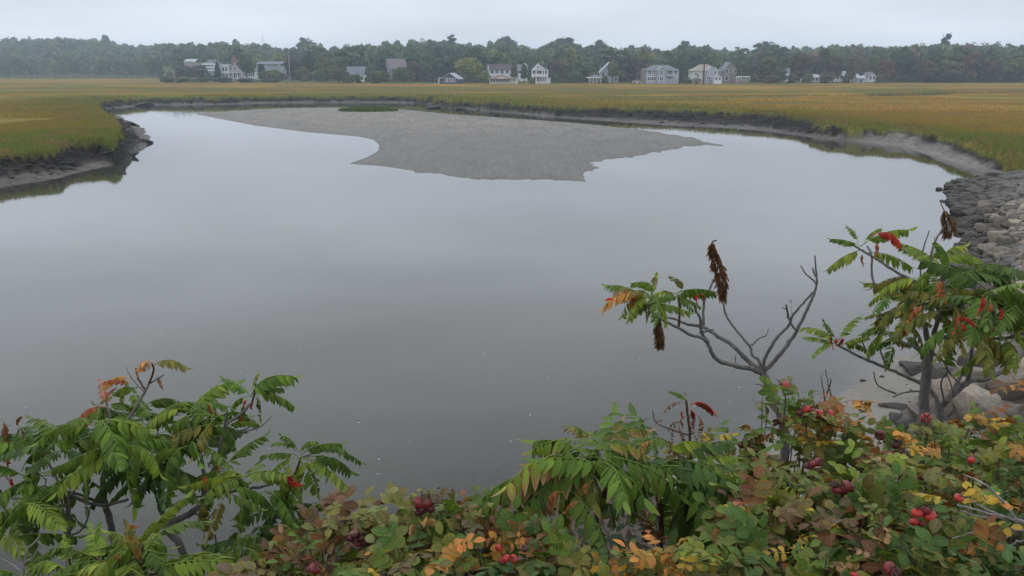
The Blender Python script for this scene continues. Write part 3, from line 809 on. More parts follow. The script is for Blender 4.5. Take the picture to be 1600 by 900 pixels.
class House:
    """built in its own metres: x to the right as seen from the pool, y away, front wall at y = 0"""
    def __init__(s, name, label, px, base, d, yaw=0, cat='house'):
        p = P(px, base, d); s.k = pxm(px, base, d); s.d = d; s.px = px; s.base = base
        s.z0 = gz(p.x, d)
        s.o = thing(name, (p.x, d, s.z0-.1), label, cat, None, R(yaw))
        s.zp = P(px, base, d).z
    def X(s, px): return (px-s.px)*s.k
    def Z(s, py): return P(s.px, py, s.d).z - s.z0 + .1
    def part(s, name, mb, mat, smooth=False): return mb.obj(name, M[mat], s.o, smooth)
    def wall(s, x0, x1, y0, y1, z1, mat, peak=None, along='x', name='wall'):
        mb = MB()
        if peak is None: mb.box(x0, x1, y0, y1, -.4, z1)
        elif along == 'y': mb.prism([(x0, -.4), (x1, -.4), (x1, z1), ((x0+x1)/2, peak), (x0, z1)], y0, y1)
        else:
            ym = (y0+y1)/2
            mb.poly([(x0,y0,-.4),(x0,y1,-.4),(x0,y1,z1),(x0,ym,peak),(x0,y0,z1),(x1,y0,-.4),(x1,y1,-.4),(x1,y1,z1),(x1,ym,peak),(x1,y0,z1)],
                    [(4,3,2,1,0),(5,6,7,8,9),(0,1,6,5),(1,2,7,6),(2,3,8,7),(3,4,9,8),(4,0,5,9)])
        return s.part(name, mb, mat)
    def win(s, x, z, w=1.0, h=1.4, y=0.0, n=1, frame='trim', name='window'):
        """n lights side by side; frame stands 6 cm proud of the wall, pane set back in it"""
        mb = MB(); f = .13
        x0, x1 = x-w/2, x+w/2
        mb.box(x0-f, x0, y-.07, y+.02, z-f, z+h+f).box(x1, x1+f, y-.07, y+.02, z-f, z+h+f)
        mb.box(x0, x1, y-.068, y+.02, z-f, z).box(x0, x1, y-.068, y+.02, z+h, z+h+f)
        for i in range(1, n):
            xm = x0+w*i/n; mb.box(xm-.05, xm+.05, y-.066, y+.02, z, z+h)
        mb.box(x0, x1, y-.05, y-.01, z+h/2-.03, z+h/2+.03)
        o = s.part(name, mb, frame)
        MB().box(x0, x1, y-.03, y-.012, z, z+h).obj('pane', M['glass'], o)
        return o
    def box(s, name, mat, *b): return s.part(name, MB().box(*b), mat)
    def chimney(s, x, y, z0, z1, w=.9, mat='brick'):
        return s.part('chimney', MB().box(x-w/2, x+w/2, y-w/2, y+w/2, z0, z1).box(x-w/2-.08, x+w/2+.08, y-w/2-.08, y+w/2+.08, z1-.25, z1-.05), mat)
    def columns(s, xs, y, z0, z1, w=.18):
        for x in xs: s.box('column', 'trim', x-w/2, x+w/2, y-w/2, y+w/2, z0, z1)

# A: white house with two-storey porch bay, pinkish gable, sunroom wing
h = House('house', 'white trimmed house with two storey porch and pinkish gable behind the round green tree', 372, 124, 375)
X, Z = h.X, h.Z
h.wall(X(358), X(386), 1, 9, Z(104), 'tanwall', Z(94), 'y'); h.part('roof', gable(MB(), X(358), X(386), 1, 9, Z(104), Z(94), 'y'), 'roofr')
h.wall(X(347.5), X(358), 0, 5, Z(101), 'white'); h.box('roof', 'trim', X(347)-.2, X(358.5), -.3, 5.2, Z(101), Z(100.3))
for z in (Z(121), Z(111)): h.win(X(350.2), z, .9, 1.7); h.win(X(355), z, .9, 1.7)
for q in (361, 368, 375): h.win(X(q), Z(110), .9, 1.6, 1)
h.win(X(370), Z(102.5), .8, 1.2, 1)
h.box('porch_floor', 'trim', X(359), X(380), -1.4, 1, Z(123)-.2, Z(122.6)); h.box('porch_roof', 'trim', X(359), X(380), -1.5, 1, Z(113.5), Z(112.8))
h.columns([X(q) for q in (359.6, 366, 373, 379.6)], -1.3, 0, Z(113.5), .3)
h.win(X(364), Z(120.5), 1.6, 1.6, 1, 2); h.win(X(371), Z(120.5), 1.4, 1.7, 1, 2)
h.box('railing', 'trim', X(360), X(366), -1.32, -1.24, Z(120.6), Z(119.8))
h.wall(X(381), X(400), 0, 6, Z(111.5), 'white'); h.part('roof', gable(MB(), X(381), X(400), 0, 6, Z(111.5), Z(107.5), 'x'), 'roof')
for i in range(5): h.win(X(383.5+3.4*i), Z(119.5), .75, 1.7, 0)
h.chimney(X(361), 6, Z(100), Z(88), 1.4)
# B: hazy flat building left, C: long grey roofed building behind right
h = House('flat_building', 'hazy pale flat roofed building left of the dark pointed evergreen', 326, 121.5, 402, 0, 'building')
X, Z = h.X, h.Z
h.wall(X(318), X(338), 0, 9, Z(98.5), 'grey'); h.part('roof', hip(MB(), X(318), X(338), 0, 9, Z(98.5), Z(93), 6, .5), 'roof')
for z in (Z(101.5), Z(106.5), Z(111)): h.box('balcony_band', 'trim', X(317.5), X(338), -.5, 0, z, z+.75)
for z in (Z(104.8), Z(109.6)):
    for q in (321, 325, 329, 333): h.win(X(q), z, 1.1, 1.0, 0)
h = House('flat_building', 'hazy low pale roof left of the hazy flat roofed building', 297, 121.5, 408, 0, 'building')
X, Z = h.X, h.Z
h.wall(X(290), X(306), 0, 8, Z(97), 'tanwall'); h.part('roof', gable(MB(), X(290), X(306), 0, 8, Z(97), Z(92.5)), 'roofl')
for q in (293, 297, 301): h.win(X(q), Z(99.5), 1.6, 1.0, 0)
h = House('long_building', 'long grey roofed building with a row of white windows behind the light green bush', 420, 121.5, 392, 0, 'building')
X, Z = h.X, h.Z
h.wall(X(402), X(441), 0, 10, Z(103), 'grey'); h.part('roof', gable(MB(), X(402), X(441), 0, 10, Z(100.5), Z(96.5)), 'roof')
h.box('window_band', 'trim', X(417), X(438), -.2, 0, Z(104.5), Z(100.8))
for i in range(6): h.win(X(419.5+3.2*i), Z(103.8), .8, .8, -.2)
# D: grey roofed shed behind bushes
h = House('shed', 'low pale shed under a plain grey roof behind bushes', 555, 130, 335, 0, 'shed')
X, Z = h.X, h.Z
h.wall(X(541), X(569), 0, 7, Z(117), 'white', None); h.part('roof', gable(MB(), X(541), X(569), 0, 7, Z(116), Z(104.5)), 'roof')
for q in (545, 551, 560, 566): h.win(X(q), Z(125), .9, 1.4)
# E: striped roof
h = House('barn', 'pinkish building with pale striped sloping roof showing above the trees', 622, 128, 350, 24, 'barn')
X, Z = h.X, h.Z
h.wall(X(609), X(637), 0, 7, Z(107), 'tanwall', Z(92), 'x'); h.part('roof', gable(MB(), X(609), X(637), 0, 7, Z(107), Z(92)), 'roof')
sk = MB()
for x0, x1 in ((613, 617), (623, 627), (631, 634)):
    k = (Z(92)-Z(107))/3.5
    sk.poly([(X(x0), .4, Z(107)+.4*k+.2), (X(x1), .4, Z(107)+.4*k+.2), (X(x1), 3.2, Z(107)+3.2*k+.2), (X(x0), 3.2, Z(107)+3.2*k+.2),
             (X(x0), .4, Z(107)+.4*k+.1), (X(x1), .4, Z(107)+.4*k+.1), (X(x1), 3.2, Z(107)+3.2*k+.1), (X(x0), 3.2, Z(107)+3.2*k+.1)], [(0,1,2,3),(4,7,6,5),(0,4,5,1),(1,5,6,2),(2,6,7,3),(3,7,4,0)])
h.part('skylight', sk, 'roofr'); h.win(X(615), Z(112), 1.2, 1.2); h.win(X(628), Z(112), 1.2, 1.2)
# F: dark blue cottage
h = House('cottage', 'small dark blue cottage with light grey gable roof at the marsh edge', 700, 130.5, 308, -14, 'cottage')
X, Z = h.X, h.Z
h.wall(X(691), X(715), 0, 6, Z(122.5), 'navy', Z(114.5), 'y'); h.part('roof', gable(MB(), X(691), X(715), 0, 6, Z(122.5), Z(114.5), 'y', .5), 'roofl')
for i in range(4): h.win(X(697+4.3*i), Z(127.5), .65, 1.1)
h.wall(X(685), X(691), .5, 6, Z(122), 'navy', None, name='side_porch'); h.part('porch_roof', MB().box(X(684), X(691), 0, 6.4, Z(122), Z(121.2)), 'roofl')
h.columns([X(685)], 0, 0, Z(122), .3)
# G: white house with dark brown roof, low porch house in front
h = House('house', 'white house with dark brown roof and a row of upper windows', 781, 129, 332)
X, Z = h.X, h.Z
h.wall(X(763.5), X(800), 0, 8, Z(110), 'white', Z(100.5)); h.part('roof', gable(MB(), X(763.5), X(800), 0, 8, Z(109), Z(100.8), 'x', .25), 'roofd')
for q in (769, 776.5, 784.5, 792.5): h.win(X(q), Z(114.5), 1.25, 1.1)
h.part('gable_board', MB().prism([(X(762.3), Z(111.5)), (X(763.9), Z(111.5)), (X(763.9), Z(104)), (X(762.3), Z(102))], -.4, 8), 'trim')
h = House('house', 'low white house with reddish gable porch in front of the white house with brown roof', 787, 131, 306)
X, Z = h.X, h.Z
h.wall(X(765), X(798), 0, 6, Z(123), 'cream'); h.part('roof', hip(MB(), X(765), X(800), -1, 6, Z(123.2), Z(116.5), 3.2, .5), 'roofr')
h.part('porch_gable', MB().prism([(X(772), Z(123)), (X(796), Z(123)), (X(784), Z(117.8))], -1.6, 0), 'cream')
h.part('porch_gable_roof', gable(MB(), X(772), X(796), -1.6, .5, Z(123), Z(117.6), 'y', .3), 'roofr')
for i in range(7): h.win(X(768+4.3*i), Z(128), .75, .95)
h.wall(X(798.2), X(809.5), .5, 6, Z(122.5), 'cream', name='side_wing'); h.box('side_wing_roof', 'roofl', X(798), X(810), 0, 6.3, Z(122.5), Z(121.7)); h.win(X(804), Z(126.5), .6, .8, .5)
# H: white gabled house
h = House('house', 'tall white gabled house with stacked porches and a triangular attic window', 843, 130.5, 308)
X, Z = h.X, h.Z
h.wall(X(831), X(855), 0, 8, Z(108.5), 'white'); h.part('roof', hip(MB(), X(829.5), X(856), -.3, 8.3, Z(109), Z(101.5), 3, .3), 'roof')
h.part('front_gable', MB().prism([(X(833), Z(108.6)), (X(848.5), Z(108.6)), (X(840.7), Z(99.8))], -.9, 3), 'white')
h.part('front_gable_roof', gable(MB(), X(833), X(848.5), -1.0, 3, Z(108.6), Z(99.6), 'y', .3, .22), 'trim')
tw = h.part('attic_window', MB().prism([(X(837.3), Z(106.6)), (X(844), Z(106.6)), (X(840.7), Z(102.6))], -.97, -.88), 'trim')
MB().prism([(X(838.3), Z(106.2)), (X(843), Z(106.2)), (X(840.7), Z(103.4))], -1.0, -.975).obj('pane', M['glass'], tw)
for q in (837.5, 840.7, 844): h.win(X(q), Z(109.7), .5, .55, -.9)
h.box('porch_roof', 'trim', X(831), X(856), -2.2, 0, Z(110.2), Z(109.4)); h.box('porch_floor', 'trim', X(831), X(856), -2.2, 0, Z(119.6), Z(118.9))
h.columns([X(q) for q in (831.4, 838, 846.5, 850, 855.4)], -2.0, 0, Z(110.2), .26)
h.box('railing', 'trim', X(831.4), X(855.4), -2.02, -1.94, Z(116.4), Z(115.9)); h.box('railing', 'white', X(838), X(847), -1.98, -1.96, Z(118.8), Z(116.4))
for q, w in ((834, 1.0), (841.5, 2.6), (848.8, .9), (852.6, .8)): h.win(X(q), Z(115.2), w, 1.15, 0, 2 if w > 2 else 1)
for q, w in ((840, .9), (846, .9), (850.5, .9)): h.win(X(q), Z(126.5), w, 1.3, 0)
h.part('door', MB().box(X(834)-.5, X(834)+.5, -.06, .02, 0, Z(121.5)), 'dark')
h.wall(X(855.2), X(860.5), 1, 5, Z(122), 'white', name='side_wing'); h.box('side_wing_roof', 'roofl', X(855), X(861), .6, 5.3, Z(122), Z(121.4))
h = House('house', 'white gable glimpsed between trees left of the tall white gabled house', 817, 129, 345)
X, Z = h.X, h.Z
h.wall(X(809), X(824), 0, 6, Z(110), 'white', Z(101)); h.part('roof', gable(MB(), X(809), X(824), 0, 6, Z(110), Z(101)), 'roof'); h.win(X(812), Z(114), 1, 1.2)
h.chimney(X(820), 3, Z(102), Z(99), .9, 'trim')
# I: flat roofed porch and grey gable
h = House('pavilion', 'low white flat roofed porch building with dark grey upper roof', 929, 130.5, 310, 0, 'building')
X, Z = h.X, h.Z
h.wall(X(921), X(939), 1.5, 6, Z(122), 'brown'); h.box('porch_roof', 'trim', X(917), X(940), -.3, 6, Z(122), Z(120.6)); h.columns([X(q) for q in (921, 926.5, 932, 938.5)], -.1, 0, Z(122), .2)
h.part('roof', hip(MB(), X(924), X(939), 1, 5.5, Z(120.5), Z(116.5), 1.5, .2), 'roof'); h.win(X(930), Z(126.5), 2.4, 1.2, 1.5, 3)
h = House('house', 'grey gabled house half hidden by the upright olive tree', 951, 130.5, 318)
X, Z = h.X, h.Z
h.wall(X(938.5), X(966), 0, 7, Z(112), 'grey', Z(97.5), 'y'); h.part('roof', gable(MB(), X(938.5), X(966), 0, 7, Z(112), Z(97.5), 'y', .45), 'roofl')
for q in (942, 962): h.win(X(q), Z(119), .9, 1.3); h.win(X(q), Z(127), .9, 1.3)
# J: large grey house
h = House('house', 'large pale grey house with central gable and long grey roof', 1034, 130.5, 308)
X, Z = h.X, h.Z
h.wall(X(1009), X(1060), 0, 9, Z(110), 'grey'); h.part('roof', hip(MB(), X(1009), X(1060), 0, 9, Z(110), Z(101.5), 3.2, .5), 'roof')
h.part('front_gable', MB().prism([(X(1026), -.4), (X(1039), -.4), (X(1039), Z(110)), (X(1032.5), Z(105)), (X(1026), Z(110))], -.9, 4), 'grey')
h.part('front_gable_roof', gable(MB(), X(1026), X(1039), -.9, 4, Z(110), Z(104.8), 'y', .35, .2), 'roofl')
for q, w in ((1014.5, 1.15), (1021.5, .5), (1044, .9), (1048.5, .9), (1055, 1.2)): h.win(X(q), Z(115.3), w, 1.0)
h.win(X(1032.5), Z(115.4), .95, 1.0, -.9); h.win(X(1032.5), Z(125.6), 1.2, 1.25, -.9, 2)
h.win(X(1018), Z(125.6), 2.9, 1.1, 0, 4); h.win(X(1028), Z(125.6), .4, 1.2, -.9); h.win(X(1046), Z(124), 1.4, .6); h.win(X(1055), Z(123.8), .5, .6)
h.box('balcony', 'dark', X(1041.5), X(1052), -1.0, 0, Z(119.9), Z(119.3)); h.box('railing', 'trim', X(1041.5), X(1052), -1.02, -.96, Z(118), Z(117.6))
h.box('eave_band', 'trim', X(1009), X(1025.6), -.25, 0, Z(119.6), Z(119.0)); h.chimney(X(1014), 5, Z(104), Z(100), .8); h.chimney(X(1041), 5, Z(103), Z(98), .35, 'dark')
h.wall(X(1004.5), X(1009), 2, 8, Z(106), 'tanwall', name='side_wing'); h.box('side_wing_roof', 'roofd', X(1004), X(1009), 1.8, 8.2, Z(106), Z(105.2))
# K: cream house with tan roof
h = House('house', 'cream house with tan clipped roof and dark timber pole against its front', 1102, 130.5, 308)
X, Z = h.X, h.Z
h.wall(X(1083), X(1122), 0, 9, Z(111), 'cream'); h.part('roof', hip(MB(), X(1083), X(1122), 0, 9, Z(111), Z(100.5), 3.0, .5), 'rooft')
h.part('front_gable', MB().prism([(X(1101), Z(111)), (X(1121), Z(111)), (X(1116), Z(104.5)), (X(1110), Z(104.5))], -.6, 4), 'grey')
h.part('front_wall', MB().box(X(1101), X(1121), -.58, 0, -.4, Z(111.02)), 'grey')
for q, z, w in ((1086.5, 118, .6), (1090, 120, .6), (1102.5, 114.5, .6), (1116, 115.5, .8)): h.win(X(q), Z(z), w, 1.0, -.6 if q > 1100 else 0)
h.win(X(1106), Z(123.6), 1.2, .8, -.6, 2); h.win(X(1113), Z(123.6), .8, .8, -.6)
h.box('corner_post', 'dark', X(1097), X(1099), -1.0, -.7, -.2, Z(100.8))
h = House('sunroom', 'small white gabled sunroom against the right end of the cream house', 1121, 130.6, 304, 0, 'sunroom')
X, Z = h.X, h.Z
h.wall(X(1115.5), X(1127.5), 0, 2.5, Z(121), 'white', Z(117), 'y'); h.part('roof', gable(MB(), X(1115.5), X(1127.5), 0, 2.5, Z(121), Z(117), 'y', .3), 'roofl')
for q in (1119, 1124): h.win(X(q), Z(124.6), .75, .75)
h = House('garden_shed', 'small grey garden shed in front of the cream house', 1088, 131, 301, 0, 'shed')
X, Z = h.X, h.Z
h.wall(X(1081), X(1095.5), 0, 3, Z(125), 'brown', Z(121.5), 'y'); h.part('roof', gable(MB(), X(1081), X(1095.5), 0, 3, Z(125), Z(121.5), 'y', .25), 'roof')
h.part('door', MB().box(X(1086), X(1091), -.05, .02, -.1, Z(126)), 'roofd')
# L: grey brown house and glazed porch
h = House('house', 'grey brown steep gabled house half hidden by an olive tree', 1140, 130.5, 320)
X, Z = h.X, h.Z
h.wall(X(1130), X(1152), 0, 9, Z(110), 'brown', Z(97), 'y'); h.part('roof', gable(MB(), X(1130), X(1152), 0, 9, Z(110), Z(97), 'y', .4), 'roof')
h.win(X(1135), Z(114), .9, 1.3); h.win(X(1147), Z(114), .9, 1.3); h.win(X(1135), Z(125), 1.2, 1.3); h.chimney(X(1140.5), 1, Z(112), Z(95.5), .9)
h = House('glazed_porch', 'low glazed porch with white roof edge right of the grey brown house', 1160, 130.8, 306, 0, 'porch')
X, Z = h.X, h.Z
h.wall(X(1149), X(1170), 0, 4, Z(120.5), 'brown'); h.box('roof', 'trim', X(1154.5), X(1171), -.6, 4.2, Z(120.5), Z(119.2)); h.win(X(1164), Z(124.5), 2.6, .85, 0, 3); h.win(X(1152), Z(125), .7, .8)
# M: white houses under the trees on the right
h = House('house', 'white house behind the brown tree left in the wood edge', 1246, 130.5, 338)
X, Z = h.X, h.Z
h.wall(X(1232), X(1260), 0, 8, Z(115), 'white', Z(107)); h.part('roof', gable(MB(), X(1232), X(1260), 0, 8, Z(115), Z(107)), 'roof')
for q in (1235, 1240, 1248, 1255): h.win(X(q), Z(119.5), .9, 1.1); h.win(X(q), Z(127), .9, 1.1)
h = House('house', 'long low white house under the wide brown tree', 1312, 130.5, 336)
X, Z = h.X, h.Z
h.wall(X(1293), X(1340), 0, 8, Z(118), 'white'); h.part('roof', gable(MB(), X(1293), X(1340), 0, 8, Z(118), Z(112)), 'roofl')
for i in range(8): h.win(X(1297+5.6*i), Z(123), .9, 1.1)
h = House('garden_shed', 'small lilac grey shed right of the long low white house', 1345, 130.5, 318, 0, 'shed')
X, Z = h.X, h.Z
h.wall(X(1339.5), X(1350.5), 0, 3, Z(122), 'grey', Z(119)); h.part('roof', gable(MB(), X(1339.5), X(1350.5), 0, 3, Z(122), Z(119)), 'roofl')
h.part('door', MB().box(X(1343), X(1346), -.05, .02, -.1, Z(124)), 'roofd')
h = House('house', 'little white gable between the lilac grey shed and the reddish round tree', 1361, 130.5, 332)
X, Z = h.X, h.Z
h.wall(X(1356), X(1368), 0, 6, Z(119), 'white', Z(113), 'y'); h.part('roof', gable(MB(), X(1356), X(1368), 0, 6, Z(119), Z(113), 'y'), 'roof'); h.win(X(1359.5), Z(124), .7, 1.2); h.win(X(1364.5), Z(124), .7, 1.2)
h = House('house', 'white low house glimpsed right of the first brown tree in the wood edge', 1272, 130.5, 334)
X, Z = h.X, h.Z
h.wall(X(1266), X(1281), 0, 6, Z(121), 'white'); h.part('roof', gable(MB(), X(1266), X(1281), 0, 6, Z(121), Z(117)), 'roofl')
for q in (1270, 1276): h.win(X(q), Z(126), .9, 1.0)

# poles, mast, stake
def pole(name, label, cat, px, base, top, d, w, mat='wood', arm=0):
    p = P(px, base, d); z0 = gz(p.x, d); h_ = P(px, top, d).z-z0
    r = thing(name, (p.x, d, z0-.2), label, cat)
    v, f = tube_arrays([Vector((0, 0, h_*i/4)) for i in range(5)], [w*(1-.08*i) for i in range(5)], 8)
    MB().poly(v, f).obj('shaft', M[mat], r, True)
    if arm: MB().box(-arm, arm, -.08, .08, h_-.9, h_-.7).obj('crossarm', M['dark'], r)
    else: MB().box(-w*.8, w*.8, -w*.8, w*.8, h_, h_+.12).obj('cap', M[mat], r)
    return r
pole('bare_pole', 'tall pale bare pole standing in front of the dark maroon tree', 'pole', 453.5, 125, 85, 352, .24)
pole('short_post', 'short grey post left of the tall pale bare pole', 'post', 443, 124, 109, 352, .13)
pole('utility_pole', 'pale utility pole right of the cream house with tan roof', 'pole', 1126, 130, 98, 316, .17, 'wood', .8)
pole('flagpole', 'thin white leaning pole by the grey gabled house', 'pole', 937, 130, 104, 314, .09, 'trim')
pole('radio_mast', 'thin radio mast rising above the trees on the skyline', 'mast', 414, 112, 54, 720, .22, 'grey')
pole('marker_stake', 'single pale stake standing in the marsh on the right', 'stake', 1264.5, 154, 147, 160, .06, 'cream')
# parked vehicles
def vehicle(label, px, base, w, hpx, d, colour):
    p = P(px, base, d); k = pxm(px, base, d); z0 = gz(p.x, d); L = w*k; H = hpx*k
    r = thing('parked_car', (p.x, d, z0), label, 'car', None, R(rnd.uniform(-8, 8)))
    pr = [(-L/2, .3), (L/2, .3), (L/2, H*.5), (L*.36, H*.58), (L*.22, H), (-L*.34, H), (-L*.46, H*.6), (-L/2, H*.55)]
    MB().prism(pr, 0, 1.7).obj('body', colour, r)
    MB().prism([(L*.30, H*.60), (L*.19, H*.93), (-L*.30, H*.93), (-L*.40, H*.62)], -.02, 1.72).obj('window_band', M['glass'], r)
    for x in (-L*.3, L*.3):
        v, f = tube_arrays([Vector((x, -.03, .32)), Vector((x, .2, .32))], [.32, .32], 12)
        MB().poly(v, f+[tuple(range(11, -1, -1))]).obj('wheel', M['dark'], r)
vehicle('white car parked left of the large pale grey house', 995, 130.5, 13, 5, 306, paint('white_car_paint', (.75, .76, .77), .3))
vehicle('dark car parked between the large grey house and the cream house', 1067, 130.5, 14, 6, 308, paint('dark_car_paint', (.02, .022, .026), .3))
vehicle('white car parked right of the small dark blue cottage', 720, 130, 8, 4.5, 314, paint('pale_car_paint', (.7, .71, .72), .3))
# ------------------------------------------------------------------ rocks
def rock_mesh(seed, flat):
    import bmesh
    g = np.random.default_rng(seed)
    bm = bmesh.new(); bmesh.ops.create_icosphere(bm, subdivisions=4, radius=1.0)
    v = np.array([q.co[:] for q in bm.verts]); f = np.array([[q.index for q in fc.verts] for fc in bm.faces]); bm.free()
    sc = np.array([1, g.uniform(.62, .95), flat])
    v = v/((np.abs(v)**9).sum(1)**(1/9))[:, None]
    for _ in range(10):                                   # cleave flat faces
        n = g.standard_normal(3); n /= np.linalg.norm(n); c = g.uniform(.50, .95)
        d = v@n; v = v - np.outer(np.maximum(d-c, 0)*.96, n)
    a, b, c = v[:,0], v[:,1], v[:,2]
    k = fbm(a*1.0+c*.7, b+c*.6, .7, seed, 4, .55)*.05 + fbm(a+c*1.3, b-c, .16, seed+5, 3, .6)*.014
    v = v*(1+k[:, None])*sc
    me = mesh_np('boulder', v, f, False, None); return me
def rock_mat(name, dark=0.0):
    t = NT(name)
    oc = t.n('ShaderNodeObjectInfo').outputs['Color']
    p = t.pos()
    a = t.noise(2.5, 6, .62, p); b = t.noise(14, 5, .7, p); e = t.noise(45, 3, .6, p)
    c = t.mix(t.rng(a, .35, .68), oc, t.mix(1.0, oc, (.58, .56, .55), 'MULTIPLY'))
    c = t.mix(t.rng(b, .50, .66, 0, .65), c, (.055, .050, .043))
    c = t.mix(t.rng(e, .60, .75, 0, .6), c, (.34, .33, .31))
    z = t.n('ShaderNodeSeparateXYZ'); t.l(p, z.inputs[0])      # tide-stained below the high water line
    wl_ = t.math('ADD', z.outputs[2], t.math('MULTIPLY', t.math('SUBTRACT', a, .5), .55))
    c = t.mix(t.rng(wl_, .30, .95, .78, 0.), c, (.038, .034, .028))
    h = t.math('ADD', t.math('MULTIPLY', a, .8), t.math('MULTIPLY', b, .4))
    return t.done(t.bsdf(c, .82, .3, t.bump(h, .8, .06)))
ROCK = rock_mat('weathered_stone')
ROCKS = [rock_mesh(500+i, fl) for i, fl in enumerate((.42, .5, .36, .62, .46, .7, .4, .55, .33, .48))]
g3 = np.random.default_rng(9)
ROCK_LO = []
for fl in (.42, .5, .36, .6, .45):
    v = ico()[0].copy(); v = v/((np.abs(v)**5).sum(1)**.2)[:, None]
    for _ in range(9):
        n_ = g3.standard_normal(3); n_ /= np.linalg.norm(n_); d_ = v@n_; v = v-np.outer(np.maximum(d_-g3.uniform(.55, .9), 0)*.96, n_)
    ROCK_LO.append(v*np.array([1, g3.uniform(.65, .95), fl]))
for m_ in ROCKS: m_.materials.append(ROCK)
bank = thing('riprap_bank', (18, 26, 0), 'sloping bank of piled grey and tan stones along the right shore', None)
bank['kind'] = 'structure'
rc = [(.20,.19,.175), (.24,.225,.20), (.165,.15,.135), (.27,.25,.22), (.13,.122,.112), (.22,.19,.165), (.30,.28,.25), (.155,.15,.145)]
cand = []; far_v, far_f, fb = [], [], 0
yy = 13.0
while yy < 52:
    step = .55 if yy < 21 else .40 + (yy-22)*.004
    xx = 4.0
    while xx < 36:
        cand.append((xx+rnd.uniform(-.3, .3)*step, yy+rnd.uniform(-.3, .3)*step, step)); xx += step
    yy += step*.95
ca = np.array(cand); zz, g_ = ground(ca[:,0], ca[:,1], True)
dE = g_['dE']; colp = 800+F*ca[:,0]/(ca[:,1]*1.0)*1.02
lo = np.where(ca[:,1] < 18.5, 1.5, np.where(ca[:,1] < 21, .9, -.25)); hi = np.where(ca[:,1] < 18, 5.2, np.where(ca[:,1] < 34, 4.6, 3.6))
ok = (dE > lo) & (dE < hi) & (colp < 1680) & (colp > 1380) & (ca[:,1] < 45.5)
pick = ca[ok]; pz = zz[ok]; pd = dE[ok]
order = np.argsort(pick[:,1])
nrock = 0
small_v, small_f, sb = [], [], 0
for i in order:
    x, y, st = pick[i]
    s = st*rnd.choice((.50, .55, .62, .7, .82))*(1.18+.22*min(1, max(0, (21-y)/3)))
    if rnd.random() < .10: s *= 1.5 if y > 20 else 1.2
    s *= 1 if y < 20 else .92
    if nrock < 299:
        o = link('stone', ROCKS[rnd.randrange(len(ROCKS))], bank)
        o.location = (x-18, y-26, float(pz[i])+s*.12)
        o.rotation_euler = (rnd.uniform(-.3, .3), rnd.uniform(-.3, .2), rnd.uniform(0, 6.28))
        o.scale = (s, s, s*rnd.uniform(.9, 1.25))
        c = rc[rnd.randrange(len(rc))]; k = rnd.uniform(.6, 1.35)*(1.28 if y > 20 else 1.4)
        o.color = (c[0]*k*1.04, c[1]*k*.96, c[2]*k*.83, 1); nrock += 1
    else:                                                  # past three hundred: joined
        mi = rnd.randrange(len(ROCK_LO)); v = ROCK_LO[mi]*np.array([s, s, s*1.1]); a = rnd.uniform(0, 6.28); ca_, sa_ = math.cos(a), math.sin(a)
        far_v.append(np.stack([v[:,0]*ca_-v[:,1]*sa_+x-18, v[:,0]*sa_+v[:,1]*ca_+y-26, v[:,2]+float(pz[i])+s*.12], 1)); far_f.append(ico()[1]+fb); fb += len(v)
    # chinking of smaller stones below and between
    for _ in range(3):
        me = ROCKS[rnd.randrange(len(ROCKS))]
        q = rnd.uniform(.10, .22)
        sx, sy = x+rnd.uniform(-.5, .5)*st, y+rnd.uniform(-.5, .5)*st
        small_v.append((sx, sy, float(pz[i])+.02, q))
iv, if_ = ico()
SV = []; SF = []
g2 = np.random.default_rng(3)
for x, y, z, q in small_v:
    v = iv*(1+.22*g2.standard_normal((len(iv), 1)).clip(-1, 1))*np.array([q*g2.uniform(.8, 1.3), q*g2.uniform(.7, 1.1), q*.6])+np.array([x, y, z])
    SV.append(v); SF.append(if_+sb); sb += len(v)
if far_v:
    fo = link('far_stones', mesh_np('far_stones', np.vstack(far_v), np.vstack(far_f), False, ROCK), bank); fo['kind'] = 'stuff'; fo.color = (.19, .18, .155, 1)
so = link('rubble', mesh_np('rubble', np.vstack(SV)-np.array([18, 26, 0]), np.vstack(SF), False, ROCK), bank)
so['kind'] = 'stuff'; so.color = (.17, .16, .145, 1)
print('stones', nrock, len(order))
# stones standing by themselves
def lone_rock(label, px, py, w, flat, colour, m, name='rock'):
    x, y = G(px, py, .05); k = pxm(px, py, y)
    o = link(name, ROCKS[m]); s = w*k*.56
    o.location = (x, y, max(gz(x, y), -.15)+s*flat*.2); o.scale = (s, s*.9, s*flat/.5); o.rotation_euler = (0, 0, rnd.uniform(0, 6))
    o.color = (*colour, 1)
    return tag(o, label, 'rock')
lone_rock('small dark rock alone in the water off the riprap tip', 1470, 295, 13, .5, (.05,.048,.045), 3)
lone_rock('dark rock at the water edge below the lone one', 1478, 313, 20, .42, (.10,.095,.085), 1)
lone_rock('flat black rock where mud bay meets the stones', 1527, 275, 13, .4, (.05,.046,.042), 4)
lone_rock('low dark slab lying on the pale beach left of the sumac trunk', 1425, 577, 62, .32, (.10,.09,.078), 2, 'slab')
lone_rock('flat dark slab low on the beach beside the trunk foot', 1400, 640, 46, .22, (.11,.10,.088), 8, 'slab')
